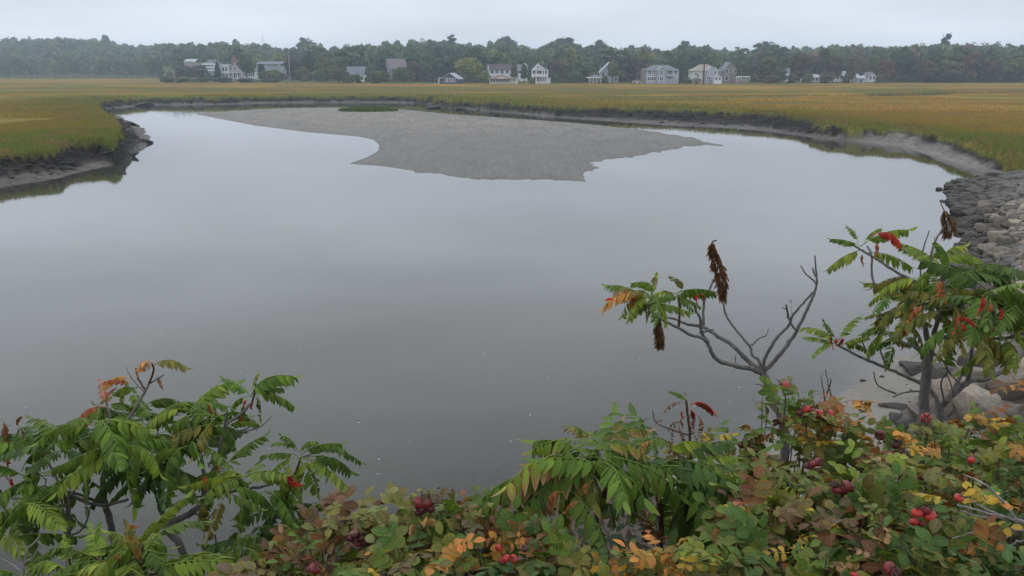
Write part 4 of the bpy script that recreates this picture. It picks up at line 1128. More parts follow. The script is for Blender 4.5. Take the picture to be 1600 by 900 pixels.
# pebbles and wrack on the beach (uncountable)
SV, SF, sb = [], [], 0
n = 170
bx = rng.uniform(4, 13, n*4); by = rng.uniform(12.5, 20, n*4)
z, g_ = ground(bx, by, True); m_ = (g_['dE'] > -1.2) & (g_['dE'] < 2.4) & (rng.random(n*4) < np.clip(.25+g_['dE']*.4, .06, 1))
for x, y, zz_ in zip(bx[m_], by[m_], z[m_]):
    q = .006+.05*g2.random()**2.5
    SV.append(iv*(1+.2*g2.standard_normal((len(iv), 1)).clip(-1, 1))*np.array([q*1.2, q, q*.55])+np.array([x, y, zz_+q*.2])); SF.append(if_+sb); sb += len(iv)
o = tag(link('pebbles', mesh_np('pebbles', np.vstack(SV), np.vstack(SF), False, ROCK)), 'scattered dark pebbles and wrack on the pale beach', 'pebbles', None, 'stuff'); o.color = (.06, .055, .048, 1)
# slumped clods of peat
def clod(label, px, py, w, flat, m):
    x, y = G(px, py, .1); k = pxm(px, py, y); s = w*k*.55
    o = link('mud_clod', ROCKS[m]); o.location = (x, y, max(gz(x, y), -.1)+s*flat*.25); o.scale = (s, s*.8, s*flat/.5); o.rotation_euler = (.1, .1, rnd.uniform(0, 6))
    o.color = (.045, .038, .03, 1); return tag(o, label, 'mud clod', 'peat clods fallen from the marsh banks')
clod('dark peat clod in the far channel left of the larger one', 676, 168, 28, .26, 1)
clod('largest dark peat clod standing in the far channel', 721, 170.5, 26, .2, 6)
clod('dark peat clod hanging at the far bank left corner', 222, 165, 34, .35, 0)
for lab, px, py, w, m in (('dark clod at the outermost tip of the left marsh point', 226, 222, 24, 2), ('lumpy clod just above the water at the left point', 208, 243, 22, 6), ('clod under the turf edge of the left point', 196, 212, 26, 1),
    ('clod with rough top below the left bank', 106, 266, 26, 8), ('small clod on the mud left of the rough topped clod', 80, 272, 12, 4), ('dark clod at the back of the left point', 205, 196, 24, 0)):
    clod(lab, px, py, w, .42, m)
# crumbled peat along the foot of the cut banks (uncountable)
SV, SF, sb = [], [], 0
for n_, x0, x1, y0, y1, q0, q1, lim in ((26000, -45, -15, 38, 75, .04, .20, 900), (30000, -70, 70, 75, 185, .10, .34, 1100), (16000, 14, 45, 40, 80, .04, .20, 450)):
    x = rng.uniform(x0, x1, n_); y = rng.uniform(y0, y1, n_)
    z, g_ = ground(x, y, True)
    pr = np.clip((g_['frac']-.25)*1.6, .04, 1)*(.25+1.2*sstep(.0, .3, g_['n1']))
    m_ = (g_['s'] < .6) & (g_['dW'] > .05) & (g_['dB'] < -1) & (g_['bay'] < -.4) & (~g_['emb']) & (z < 1.3) & (rng.random(n_) < pr) & in_view(x, y)
    for xx, yy_, zz_ in list(zip(x[m_], y[m_], z[m_]))[:lim]:
        q = q0+(q1-q0)*g2.random()**2.2
        v = ROCK_LO[int(g2.integers(5))]*np.array([q*1.5, q, q*1.0]); a = g2.uniform(0, 6.28); c_, s_ = math.cos(a), math.sin(a)
        SV.append(np.stack([v[:,0]*c_-v[:,1]*s_+xx, v[:,0]*s_+v[:,1]*c_+yy_, v[:,2]+zz_+q*.15], 1)); SF.append(ico()[1]+sb); sb += len(v)
t = NT('peat'); pn_ = t.noise(9, 4, .6, t.pos())
PEAT = t.done(t.bsdf(t.mix(t.rng(pn_, .3, .7), (.014, .011, .009), (.055, .047, .038)), .8, .25, t.bump(pn_, .7, .05)))
tag(link('peat_crumbs', mesh_np('peat_crumbs', np.vstack(SV), np.vstack(SF), False, PEAT)), 'dark peat crumbs fallen along the foot of the cut banks', 'peat crumbs', None, 'stuff')
print('crumbs', len(SV))
# tiny foam flecks drifting on the pool
fv, ff = [], []
fl = [(366,529),(470,600),(509,353),(757,552),(828,648),(855,590),(592,717),(592,725),(905,640),(1085,635),(1000,560),(985,525),(420,700),(470,545),(250,520),(40,636),(700,588),(640,690),(560,660),(1160,500),(980,465),(300,455),(590,740),(722,715),(808,686),(798,689),(1155,605),(1140,628),(376,581)]
for i, (px, py) in enumerate(fl):
    x, y = G(px, py, .008); s = rnd.uniform(.004, .011)*(1.8 if i in (0, 4, 6) else 1)
    n0 = len(fv)
    fv += [(x+math.cos(a)*s*1.5, y+math.sin(a)*s, .004) for a in [k*math.tau/8 for k in range(8)]] + [(x, y, .004+s*.4)]
    ff += [(n0+k, n0+(k+1) % 8, n0+8) for k in range(8)]
me = bpy.data.meshes.new('foam'); me.from_pydata(fv, [], ff); me.materials.append(paint('foam_white', (.75, .75, .73), .8, .05))
tag(link('foam', me), 'tiny white foam flecks drifting on the grey water', 'foam', None, 'stuff')
# ------------------------------------------------------------------ leaves
def leaf_material(name, rough=.5, trans=.28, veins=24.0, yel=.4):
    t = NT(name)
    oi = t.n('ShaderNodeObjectInfo'); s = t.sep(t.attr('var').outputs['Color'])
    base = oi.outputs['Color']
    k = t.rng(s[0], 0, 1, .68, 1.34)
    c = t.n('ShaderNodeVectorMath', operation='SCALE'); t.l(base, c.inputs[0]); t.l(k, c.inputs['Scale']); c = c.outputs[0]
    nz = t.noise(30, 4, .6, t.obj())
    if veins < 8:                                          # some leaflets of a rose leaf still green, some turned
        c = t.mix(t.rng(s[0], .72, .74, 0, .6), c, (.085, .115, .026)); c = t.mix(t.rng(s[0], .12, .10, 0, .5), c, (.17, .10, .035))
    c = t.mix(t.rng(nz, .35, .7, 0, .45), c, t.mix(1.0, c, (1.35, 1.12, .75), 'MULTIPLY'))
    # midrib and side veins
    rib = t.math('SUBTRACT', 1.0, t.rng(s[2], .0, .16), True)
    vein = t.math('SINE', t.math('MULTIPLY', t.math('SUBTRACT', s[1], t.math('MULTIPLY', s[2], .22)), veins*3.0))
    c = t.mix(t.math('MULTIPLY', rib, .45), c, t.mix(.35, t.mix(1.0, c, (1.7, 1.6, 1.5), 'MULTIPLY'), (.3, .3, .15)))
    c = t.mix(t.rng(vein, .75, 1.0, 0, .22), c, t.mix(1.0, c, (.62, .62, .62), 'MULTIPLY'))
    yl = t.math('ADD', t.math('MULTIPLY', s[2], .5), t.math('MULTIPLY', s[0], .6))
    c = t.mix(t.rng(yl, .62, 1.05, 0, yel), c, t.mix(1.0, c, (2.3, 1.45, .7), 'MULTIPLY'))
    # dead, scorched tips and margins, as much as the leaf has (object alpha)
    n2 = t.noise(22, 3, .6, t.pos())
    v = t.math('ADD', t.math('ADD', t.math('MULTIPLY', s[1], .55), t.math('MULTIPLY', s[2], .35)), t.math('MULTIPLY', n2, .45))
    v = t.math('ADD', v, t.math('SUBTRACT', t.math('ADD', oi.outputs['Alpha'], t.math('MULTIPLY', s[0], .25)), 1.42))
    c = t.mix(t.rng(v, -.06, .03, 0, .75), c, (.30, .085, .035))
    c = t.mix(t.rng(v, .02, .10), c, (.40, .24, .11))
    hh = t.math('ADD', t.math('MULTIPLY', vein, .12), t.math('MULTIPLY', nz, .7))
    b = t.bsdf(c, rough, .24, t.bump(hh, .6, .006))
    tl = t.n('ShaderNodeBsdfTranslucent'); t.l(t.mix(1.0, c, (1.15, 1.2, .7), 'MULTIPLY'), tl.inputs[0])
    m = t.n('ShaderNodeMixShader'); m.inputs[0].default_value = trans
    t.l(b, m.inputs[1]); t.l(tl.outputs[0], m.inputs[2])
    return t.done(m.outputs[0])
SUMAC, ROSE = leaf_material('sumac_leaf', .55, .25, 9), leaf_material('rose_leaf', .5, .2, 7, .75)

def leaflet(V_, F_, C_, base, e1, e2, e3, L, W, droop, fold, shape, g, rows=6, curl=0.0):
    """one leaflet: three vertices across, bent along its length"""
    n0 = len(V_); rv = g.random()
    tw = g.uniform(-.55, .55)
    for i in range(rows):
        t_ = i/(rows-1)
        w = W*.5*shape(t_)
        a = droop*t_
        x = L*(math.sin(a)/max(droop, 1e-3)) if droop > .01 else L*t_
        z = -L*(1-math.cos(a))/max(droop, 1e-3) if droop > .01 else 0
        up = e3*math.cos(a)+e1*math.sin(a)
        c = base + e1*x + e3*z
        side = (e2*math.cos(tw*t_)+up*math.sin(tw*t_))
        q = curl*t_
        for k, sgn in enumerate((-1, 0, 1)):
            p = c + side*(sgn*w*(1-.35*abs(q))) + up*(abs(sgn)*w*(fold+q))
            V_.append(p); C_.append((rv, t_, abs(sgn)))
    for i in range(rows-1):
        for k in range(2):
            a = n0+i*3+k
            F_.append((a, a+1, a+4, a+3))
lance = lambda t: (.14, .86, 1.0, .86, .50, .02)[min(5, int(round(t*5)))]
oval = lambda t: max(.03, math.sin(math.pi*min(1, .04+.94*t))**.62)
def frond_mesh(seed, pairs=9, leaf=.25, wid=.30, droop=.8, hang=.5, arch=.35, dry=False):
    """a pinnate sumac leaf of unit length along +X, arching in Z; leaflets in pairs"""
    g = random.Random(seed); V_, F_, C_ = [], [], []
    def at(s):
        a = arch*1.6*s
        return Vector((math.sin(a)/(arch*1.6), 0, arch*.9*s-(1-math.cos(a))/(arch*1.6)*1.9)), None
    pts = [at(i/12)[0] for i in range(13)]
    side_ = .0
    v, f = tube_arrays(pts, [.011-.0007*i for i in range(13)], 5)
    V_ += [Vector(q) for q in v]; F_ += f; C_ += [(.75, .0, .0)]*len(v)
    for i in range(pairs):
        s = .20+.76*i/(pairs-1)
        j = s*12; a, b = pts[int(min(j, 11))], pts[int(min(j, 11))+1]
        c = a.lerp(b, j-int(min(j, 11))); T_ = (b-a).normalized()
        env = (.62+.75*math.sin(math.pi*min(1, .12+.78*s)))*.75
        for sg in (-1, 1):
            if g.random() < (.35 if dry else .05): continue
            yaw = math.radians(g.uniform(58, 74)-18*s)
            Y = Vector((0, sg, 0)); N = T_.cross(Vector((0, 1, 0))); N = -N if N.z < 0 else N
            h = hang+g.uniform(-.2, .2)
            e1 = (T_*math.cos(yaw)+Y*math.sin(yaw)*math.cos(h)-N*math.sin(yaw)*math.sin(h)).normalized()
            e3 = (N*math.cos(h)+Y*math.sin(h)).normalized(); e3 = (e3-e1*e3.dot(e1)).normalized()
            e2 = e3.cross(e1)
            leaflet(V_, F_, C_, c, e1, e2, e3, leaf*env*g.uniform(.9, 1.1), leaf*wid*g.uniform(.85, 1.15)*(.7+.3*env), droop*g.uniform(.6, 1.3), g.uniform(.1, .3)*(2.4 if dry else 1), lance, g, 6, g.uniform(.5, 1.3) if dry else 0)
    T_ = (pts[-1]-pts[-2]).normalized(); e3 = T_.cross(Vector((0, -1, 0))); e2 = e3.cross(T_)
    leaflet(V_, F_, C_, pts[-1], T_, e2, e3, leaf*.8, leaf*wid*.9, droop, .2, lance, g)
    me = bpy.data.meshes.new('sumac_leaf'); me.from_pydata([tuple(q) for q in V_], [], F_); me.materials.append(SUMAC); me.shade_smooth()
    a = me.color_attributes.new('var', 'FLOAT_COLOR', 'POINT'); a.data.foreach_set('color', [x for c in C_ for x in (*c, 1.0)])
    return me
FROND = [frond_mesh(700+i, 11+i % 4, .25+.015*(i % 3), .29+.03*(i % 2), .5+.15*(i % 4), .45+.14*(i % 4), .22+.12*(i % 3)) for i in range(9)]
FBIG = [frond_mesh(720+i, 7+i % 3, .36, .30, .55, .30+.16*i, .16+.10*i) for i in range(5)]
FHANG = [frond_mesh(730+i, 10, .28, .30, 1.1, 1.0, .75) for i in range(3)]
FDRY = [frond_mesh(740+i, 7, .22, .24, 1.6, 1.05, .7, True) for i in range(4)]
def rose_leaf_mesh(seed, n, dry=False):
    g = random.Random(seed); V_, F_, C_ = [], [], []
    pts = [Vector((i/6, 0, -.10*(i/6)**2)) for i in range(7)]
    v, f = tube_arrays(pts, [.014-.0015*i for i in range(7)], 4)
    V_ += [Vector(q) for q in v]; F_ += f; C_ += [(.7, 0, 0)]*len(v)
    prs = (n-1)//2
    for i in range(prs+1):
        s = .32+.62*i/max(1, prs)
        c = Vector((s, 0, -.10*s*s))
        for sg in ((-1, 1) if i < prs else (0,)):
            yaw = math.radians(g.uniform(55, 80)) if sg else 0
            h = g.uniform(-.25, .4)
            Y = Vector((0, sg, 0)); X_ = Vector((1, 0, 0)); N = Vector((0, 0, 1))
            e1 = (X_*math.cos(yaw)+Y*math.sin(yaw)*math.cos(h)-N*math.sin(yaw)*math.sin(h)).normalized()
            e3 = (N*math.cos(h)+Y*math.sin(h)) if sg else N.copy(); e3 = (e3-e1*e3.dot(e1)).normalized()
            e2 = e3.cross(e1)
            L = g.uniform(.34, .44)
            leaflet(V_, F_, C_, c, e1, e2, e3, L, L*g.uniform(.58, .72), g.uniform(.3, 1.0)*(1.8 if dry else 1), g.uniform(.05, .28)*(3 if dry else 1), oval, g, 6, g.uniform(.4, 1.1) if dry else 0)
    me = bpy.data.meshes.new('rose_leaf'); me.from_pydata([tuple(q) for q in V_], [], F_); me.materials.append(ROSE); me.shade_smooth()
    a = me.color_attributes.new('var', 'FLOAT_COLOR', 'POINT'); a.data.foreach_set('color', [x for c in C_ for x in (*c, 1.0)])
    return me
RLEAF = [rose_leaf_mesh(800+i, (5, 7, 7, 5, 9, 7)[i % 6]) for i in range(8)]
RDRY = [rose_leaf_mesh(820+i, (5, 7, 3)[i % 3], True) for i in range(4)]

LC = dict(green=(.088, .162, .020), deep=(.055, .112, .020), lime=(.155, .230, .028), olive=(.140, .150, .028), pale=(.15, .185, .055), yellow=(.50, .34, .045), orange=(.44, .20, .045),
          rust=(.23, .095, .032), red=(.40, .040, .028), crimson=(.22, .026, .022), brown=(.13, .064, .028), tan=(.33, .20, .095), grey=(.092, .074, .038), coral=(.36, .12, .055), bluish=(.060, .122, .030))
def leaf_obj(name, me, parent, base, tip, colour, scorch=0.0, roll=0.0, wide=1.0, jitter=.2):
    """leaf from base to tip (world points; parent unrotated), its upper side turned up, rolled by roll radians"""
    d = tip-base; L = d.length
    ex = d.normalized(); up = Vector((0, 0, 1))
    if abs(ex.z) > .93: up = Vector((rnd.uniform(-1, 1), rnd.uniform(-1, .2), .25))
    ey = up.cross(ex).normalized(); ez = ex.cross(ey)
    m = Matrix((ex, ey, ez)).transposed().to_4x4() @ Matrix.Rotation(roll, 4, 'X')
    o = link(name, me, parent)
    o.matrix_basis = Matrix.Translation(base-parent.location) @ m @ Matrix.Diagonal((L, L*wide, L*wide, 1))
    c = LC[colour]; k = 1+rnd.uniform(-jitter, jitter)
    o.color = (c[0]*k*rnd.uniform(.9, 1.12), c[1]*k, c[2]*k*rnd.uniform(.85, 1.1), scorch)
    return o

# bark
t = NT('sumac_bark')
p_ = t.obj((1, 1, .35)); a_ = t.noise(22, 5, .65, p_); b_ = t.noise(120, 3, .6, t.obj())
c_ = t.mix(t.rng(a_, .32, .68), (.085, .076, .066), (.185, .172, .155)); c_ = t.mix(t.rng(b_, .55, .75, 0, .5), c_, (.04, .034, .03))
BARK = t.done(t.bsdf(c_, .85, .25, t.bump(t.math('ADD', a_, t.math('MULTIPLY', b_, .4)), .9, .012)))
t = NT('young_red_stem')
c_ = t.mix(t.rng(t.noise(30, 4, .6, t.obj()), .3, .7), (.065, .030, .022), (.11, .055, .035)); RED_STEM = t.done(t.bsdf(c_, .7, .3))
t = NT('bleached_twig')
c_ = t.mix(t.rng(t.noise(40, 4, .6, t.obj()), .3, .7), (.30, .285, .26), (.16, .15, .135)); TWIG = t.done(t.bsdf(c_, .85, .2))
t = NT('dried_seed_head')
c_ = t.mix(t.rng(t.noise(45, 4, .6, t.obj()), .3, .7), t.n('ShaderNodeObjectInfo').outputs['Color'], (.03, .014, .010)); SEED = t.done(t.bsdf(c_, .8, .2))
for m_ in ():
    pass

class Sumac:
    """a shrub whose branches are laid out as 3-D polylines; d is its distance, dz the sideways-in-depth wander"""
    def __init__(s, label, px, py, d, bark=None, group='sumac shrubs on the near bank', name='sumac'):
        p = P(px, py, d); z = gz(p.x, d)
        s.d = d; s.o = thing(name, (p.x, d, z-.06), label, 'shrub', group); s.bark = bark or BARK; s.thin = .86; s.few = 1.0; s.root = Vector((p.x, d, z-.06)); s.k = pxm(px, py, d)
    def pt(s, px, py, dd=0.0): return P(px, py, s.d+dd)
    def branch(s, pts, w0, w1, name='branch', dd=(0, 0), foot=False, mat=None, nodes=True):
        """pts in photo pixels, w0/w1 widths in photo pixels, dd depth offset at start and end in metres"""
        n = len(pts)
        w0, w1 = w0*s.thin, w1*s.thin
        V_ = [s.pt(x, y, dd[0]+(dd[1]-dd[0])*i/(n-1)) for i, (x, y) in enumerate(pts)]
        if foot: V_ = [Vector((V_[0].x+.25*(s.root.x-V_[0].x), s.d, s.root.z))] + V_
        V_ = smooth_path(V_, 5)
        m = len(V_); r = []
        for i in range(m):
            q = (w0+(w1-w0)*(i/(m-1))**.85)*.5*s.k
            if nodes: q *= 1+.07*math.sin(i*2.1)*rnd.random()
            r.append(q)
        for i in range(1, m-1): V_[i] += Vector((rnd.uniform(-1, 1), rnd.uniform(-1, 1), rnd.uniform(-1, 1)))*min(r[i]*.30, .0035)
        v, f = tube_arrays([q-s.o.location for q in V_], r, 9, .06, rnd.randrange(999))
        MB().poly(v, f).obj(name, mat or s.bark, s.o, True)
        return V_[-1]
    def frond(s, x0, y0, x1, y1, colour='green', scorch=.0, kind=None, dd0=0.0, dd1=None, roll=None, wide=1.0):
        b = s.pt(x0, y0, dd0); L2 = math.hypot(x1-x0, y1-y0)*s.k
        if dd1 is None: dd1 = dd0+rnd.uniform(-.55, .55)*L2
        tp = s.pt(x1, y1, dd1)
        ms = dict(dry=FDRY, hang=FHANG, big=FBIG).get(kind, FROND)
        return leaf_obj('leaf', ms[rnd.randrange(len(ms))], s.o, b, tp, colour, scorch, rnd.uniform(-.35, .35) if roll is None else roll, wide)
    def whorl(s, px, py, n, length, colours=('green',), dd=0.0, up=.25, scorch=(0, .1), kind=None, spread=1.0, wide=1.0, petiole=True):
        """n leaves all round a shoot tip, mostly level, tips arching over"""
        c = s.pt(px, py, dd); L = length*s.k; a0 = rnd.uniform(0, 6.28)
        for i in range(max(3, round(n*s.few))):
            a = a0+2.4*i*spread+rnd.uniform(-.3, .3)
            e = up+rnd.uniform(-.55, .40)
            l = L*rnd.uniform(.72, 1.12)
            b = c+Vector((rnd.uniform(-.02, .02), rnd.uniform(-.02, .02), -.07*rnd.random()))
            tp = b+Vector((math.cos(a)*math.cos(e), math.sin(a)*math.cos(e), math.sin(e)))*l
            ms = dict(dry=FDRY, hang=FHANG, big=FBIG).get(kind, FROND if rnd.random() < .8 else FHANG)
            leaf_obj('leaf', ms[rnd.randrange(len(ms))], s.o, b, tp, rnd.choice(colours), rnd.uniform(*scorch), rnd.uniform(-.4, .4), wide)
    def seed_head(s, pts, w, colour=(.11, .045, .025), dd=0.0):
        """dried hanging panicle: many narrow brown scales along a drooping stalk"""
        V_ = smooth_path([s.pt(x, y, dd)-s.o.location for x, y in pts], 6)
        vv, ff = tube_arrays(V_, [.0045]*len(V_), 5); g = random.Random(len(vv)+int(w))
        i0 = int(len(V_)*.30)
        for i in range(i0, len(V_)):
            k = (i-i0)/(len(V_)-1-i0); env = .05+.95*math.sin(math.pi*min(1, .08+.74*k))**1.3 if k < .8 else .55-.4*(k-.8)/.2
            for _ in range(26):
                a = g.uniform(0, 6.28); r = w*.5*s.k*env*math.sqrt(g.random())
                p = V_[i]+Vector((math.cos(a)*r, math.sin(a)*r, g.uniform(-.01, .02)))
                L = g.uniform(.03, .065); q = .0055
                d_ = Vector((math.cos(a)*.35+g.uniform(-.3, .3), math.sin(a)*.35, -1)).normalized()
                sd = d_.cross(Vector((math.sin(a), -math.cos(a), .3))).normalized()
                n0 = len(vv)
                vv += [tuple(p), tuple(p+d_*L*.5+sd*q), tuple(p+d_*L), tuple(p+d_*L*.5-sd*q)]; ff.append((n0, n0+1, n0+2, n0+3))
        o = MB().poly(vv, ff).obj('seed_head', SEED, s.o); o.color = (*colour, 1); return o

# ---------------- the bare branched sumac in the middle right
def Zb(*q): return [(920+x/3.1025, 370+y/3.1034) for x, y in q]
s = Sumac('bare branched grey sumac over the water, leaves only on its left arm', 1222, 700, 4.9); s.thin = .74
s.branch([(1226, 700)]+Zb((905,800),(880,740),(845,668)), 21, 17, 'trunk', (0, 0), True)
s.branch(Zb((845,668),(790,640),(735,630),(650,610),(605,580),(575,510),(545,460),(540,400),(515,350),(525,320)), 12, 4, dd=(0, -.25))
s.branch(Zb((575,512),(545,490),(490,475),(430,440),(370,410),(310,370),(280,320)), 7, 4, dd=(-.15, -.5))
s.branch(Zb((845,660),(780,610),(700,530),(620,480),(560,440),(480,425),(420,400),(350,385)), 11, 4.5, dd=(0, .4))
s.branch(Zb((555,440),(558,320),(580,270),(605,205)), 6, 4, dd=(.3, .4))
s.branch(Zb((436,440),(440,330),(433,285)), 5.5, 5, dd=(.3, .25), mat=RED_STEM)
s.branch(Zb((540,465),(575,455),(606,450)), 5, 3, dd=(-.1, -.2))
s.branch(Zb((835,640),(825,600),(790,570),(780,530),(720,460),(670,390),(655,340),(650,300),(638,268)), 7, 3, dd=(0, .15))
s.branch(Zb((790,525),(830,490),(858,480),(872,447)), 4, 2.2, dd=(.08, .2))
s.branch(Zb((845,658),(900,600),(960,530),(1010,450),(1060,350),(1090,280),(1106,220),(1100,150),(1097,92)), 10, 2.5, dd=(0, -.2))
s.branch(Zb((1104,228),(1082,205),(1050,178),(1028,140)), 4, 2.5, dd=(-.15, -.1)); s.branch(Zb((1105,200),(1090,170),(1085,150)), 4, 2.5, dd=(-.17, -.2))
s.branch(Zb((838,645),(860,580),(910,490),(970,430),(990,380),(1050,310),(1092,265)), 7.5, 4, dd=(0, -.18))
s.branch(Zb((1003,452),(975,410),(962,360),(938,342)), 5, 2.5, dd=(-.1, 0)); s.branch(Zb((965,395),(960,345),(955,330)), 4, 3, dd=(-.05, -.1))
s.branch(Zb((985,372),(980,330),(965,300)), 2.2, 1.2, dd=(0, .1), mat=TWIG); s.branch(Zb((979,325),(985,300)), 1.6, 1, dd=(.1, .1), mat=TWIG)
s.branch(Zb((735,630),(712,610),(713,575)), 3.5, 2.4, dd=(0, .05)); s.branch(Zb((948,545),(960,520),(962,500)), 3, 2, dd=(0, -.05))
s.branch(Zb((870,855),(830,830),(790,778)), 3.5, 2, dd=(0, .2)); s.branch(Zb((860,735),(830,715),(808,716)), 4, 2, dd=(0, .1))
for a in ((270,295,100,205),(265,290,58,272,'orange'),(260,300,170,378),(280,310,262,388),(300,300,330,130),(310,300,415,408),(290,285,200,240,'olive'),
          (420,275,612,238),(430,285,305,250),(435,270,458,172,'olive'),(420,290,370,250,'olive'),(390,300,395,345),(300,320,215,360),(300,290,265,165),(290,300,130,250,'lime'),(300,290,340,200),(310,310,380,340),(280,310,230,370),(430,280,560,260),(425,285,500,300,'lime'),(290,300,320,390)):
    (x0, y0), (x1, y1) = Zb(a[:2], a[2:4])
    s.frond(x0, y0, x1, y1, a[4] if len(a) > 4 else rnd.choice(('green', 'green', 'lime')), rnd.uniform(0, .12), None if abs(a[2]-a[0]) > abs(a[3]-a[1])*.5 else 'hang', -.45 if a[0] < 350 else .25, wide=1.35)
for a in ((250,285,175,312,'red'),(210,265,70,275,'coral'),(330,240,325,180,'coral'),(365,200,345,190,'tan'),(540,280,500,305,'red'),(545,275,575,300,'red')):
    (x0, y0), (x1, y1) = Zb(a[:2], a[2:4]); s.frond(x0, y0, x1, y1, a[4], .15, 'dry' if a[4] in ('tan', 'coral') else 'hang', -.45 if a[0] < 400 else .2)
s.seed_head(Zb((620,18),(600,25),(602,60),(625,130),(648,210),(650,285)), 14, (.26, .125, .055))
s.whorl(1018, 464, 7, 58, ('green', 'lime'), -.45, .15, (0, .3)); s.whorl(1058, 458, 5, 54, ('green', 'lime'), .25, .1, (0, .2))
for q_ in ((960, 470, 945, 462, 'red'), (985, 462, 972, 470, 'coral')): s.frond(*q_[:4], q_[4], .1, 'hang', -.45)
s.seed_head(Zb((335,372),(340,450),(348,520)), 7, (.30, .18, .07), -.4)

# ---------------- the right hand sumac
s = Sumac('leafy sumac with upright grey trunk and red leaves, in front of the stones', 1440, 665, 6.0); s.thin = .78; s.few = 1.1
s.branch([(1441,668),(1443,630),(1449,575),(1453,545)], 22, 18, 'trunk', (0, 0), True)
s.branch([(1453,548),(1446,515),(1440,490),(1448,450)], 13, 6, dd=(0, .2)); s.branch([(1455,545),(1462,510),(1475,470),(1470,430)], 11, 5, dd=(0, -.3))
s.branch([(1452,548),(1462,533),(1490,525),(1530,530),(1570,528),(1600,520)], 9, 4.5, dd=(0, -.6)); s.branch([(1515,528),(1530,542),(1542,555)], 6, 4, dd=(-.2, -.1))
s.branch([(1448,548),(1425,540),(1400,530),(1385,520)], 6, 3, dd=(0, .4)); s.branch([(1456,552),(1475,565),(1482,580),(1500,600)], 6, 3, dd=(0, .2))
s.branch([(1440,480),(1410,470),(1380,460),(1363,435),(1362,400),(1355,385)], 5, 4, dd=(.1, .5)); s.branch([(1430,440),(1400,425),(1370,405),(1345,390),(1325,378)], 6, 4, dd=(.1, .4))
s.branch([(1448,450),(1455,400),(1462,375),(1478,350)], 5, 3.5, dd=(.2, .3)); s.branch([(1438,440),(1440,400),(1452,360)], 3.5, 2.2, dd=(.3, .3))
s.branch([(1475,480),(1520,470),(1560,460),(1590,470)], 5, 3, dd=(-.2, -.5))
s.whorl(1452,450,9,82,('green','lime','olive'),.15); s.whorl(1470,410,7,80,('green','lime'),.2,.4); s.whorl(1440,475,7,75,('green','olive','lime'),0,.0)
s.whorl(1490,470,8,88,('green','olive'),-.3,.1); s.whorl(1540,455,9,95,('green','deep'),-.45,.25); s.whorl(1590,470,8,90,('green','lime','olive'),-.5,.2)
s.whorl(1400,450,6,66,('green','lime'),.3,.15); s.whorl(1405,490,5,60,('olive','green'),.2,-.1); s.whorl(1420,525,5,52,('green',),.3,-.1); s.whorl(1520,500,6,80,('green','olive'),-.5,-.2)
s.whorl(1575,520,6,80,('green','lime'),-.5,-.1); s.whorl(1390,525,4,55,('green',),.4,.0)
for a in ((1345,385,1300,368),(1345,385,1420,345),(1350,390,1290,412),(1355,395,1425,405),(1340,380,1330,350),(1500,440,1598,405,'deep'),(1490,430,1590,425,'deep'),(1350,380,1370,352),
          (1478,430,1482,375,'green'),(1470,430,1430,385,'lime'),(1460,430,1395,470),(1440,435,1370,445),(1620,440,1540,400,'deep'),(1385,520,1345,545),(1390,515,1350,510)):
    s.frond(*a[:4], a[4] if len(a) > 4 else rnd.choice(('green', 'lime')), rnd.uniform(0, .1), None, .3 if a[0] < 1400 else -.2)
for a in ((1360,370,1425,365,'red'),(1365,378,1380,400,'coral'),(1350,395,1340,415,'rust'),(1490,500,1530,495,'red'),(1500,490,1490,520,'red'),(1530,460,1548,490,'red'),(1545,470,1552,505,'coral'),(1410,515,1420,525,'crimson'),
          (1445,480,1412,490,'coral'),(1430,470,1415,500,'rust'),(1470,430,1465,480,'rust'),(1555,510,1550,530,'red'),(1520,500,1535,525,'crimson'),(1530,480,1525,500,'coral'),(1560,480,1575,500,'red'),(1460,440,1475,465,'coral'),
          (1500,505,1515,520,'red'),(1410,535,1415,548,'crimson')):
    s.frond(*a[:4], a[4], rnd.uniform(0, .2), 'hang', .2 if a[0] < 1400 else -.75, wide=1.0)
s.seed_head([(1470,318),(1478,335),(1484,352),(1480,366)], 18, (.28, .16, .07), .3)
# second trunk: the grey leaning shrub behind it
s = Sumac('grey forked bare shrub right of the sumac trunk in front of the boulders', 1468, 665, 6.3, name='bare_shrub')
s.branch([(1468,668),(1468,640),(1490,615),(1515,595),(1545,590),(1580,570),(1605,545)], 17, 8, 'trunk', (0, .2), True)
s.branch([(1480,628),(1495,600),(1508,570),(1505,545),(1495,525)], 10, 4, dd=(0, .2)); s.branch([(1512,597),(1517,570),(1520,540),(1535,510)], 9, 4, dd=(.1, -.1))
s.branch([(1468,640),(1455,610),(1420,590),(1385,575),(1350,560),(1310,540)], 9, 4, dd=(0, .3)); s.branch([(1388,577),(1378,555),(1375,545)], 4, 3, dd=(.2, .25)); s.branch([(1358,562),(1350,540),(1345,530)], 4, 2.4, dd=(.25, .3))
s.branch([(1452,612),(1420,612),(1395,620)], 4, 2.4, dd=(0, .2)); s.branch([(1400,615),(1372,602),(1365,580)], 4, 2, dd=(.2, .3)); s.branch([(1572,575),(1576,550)], 5, 4, dd=(.2, .2))
s.branch([(1478,635),(1470,600),(1480,580),(1478,560)], 3.5, 2, dd=(0, -.2)); s.branch([(1490,618),(1482,590),(1470,582)], 2.5, 1.5, dd=(0, -.2))
for a in ((1308,540,1262,498),(1308,540,1258,520),(1306,535,1265,548),(1310,535,1335,488),(1315,540,1355,520),(1305,530,1290,498),(1312,540,1358,535)): s.frond(*a, rnd.choice(('green','lime')), .05, None, .3)
for a in ((1310,525,1300,545,'red'),(1315,525,1318,545,'crimson'),(1300,525,1295,540,'crimson')): s.frond(*a[:4], a[4], 0, 'hang', .25, wide=1.3)

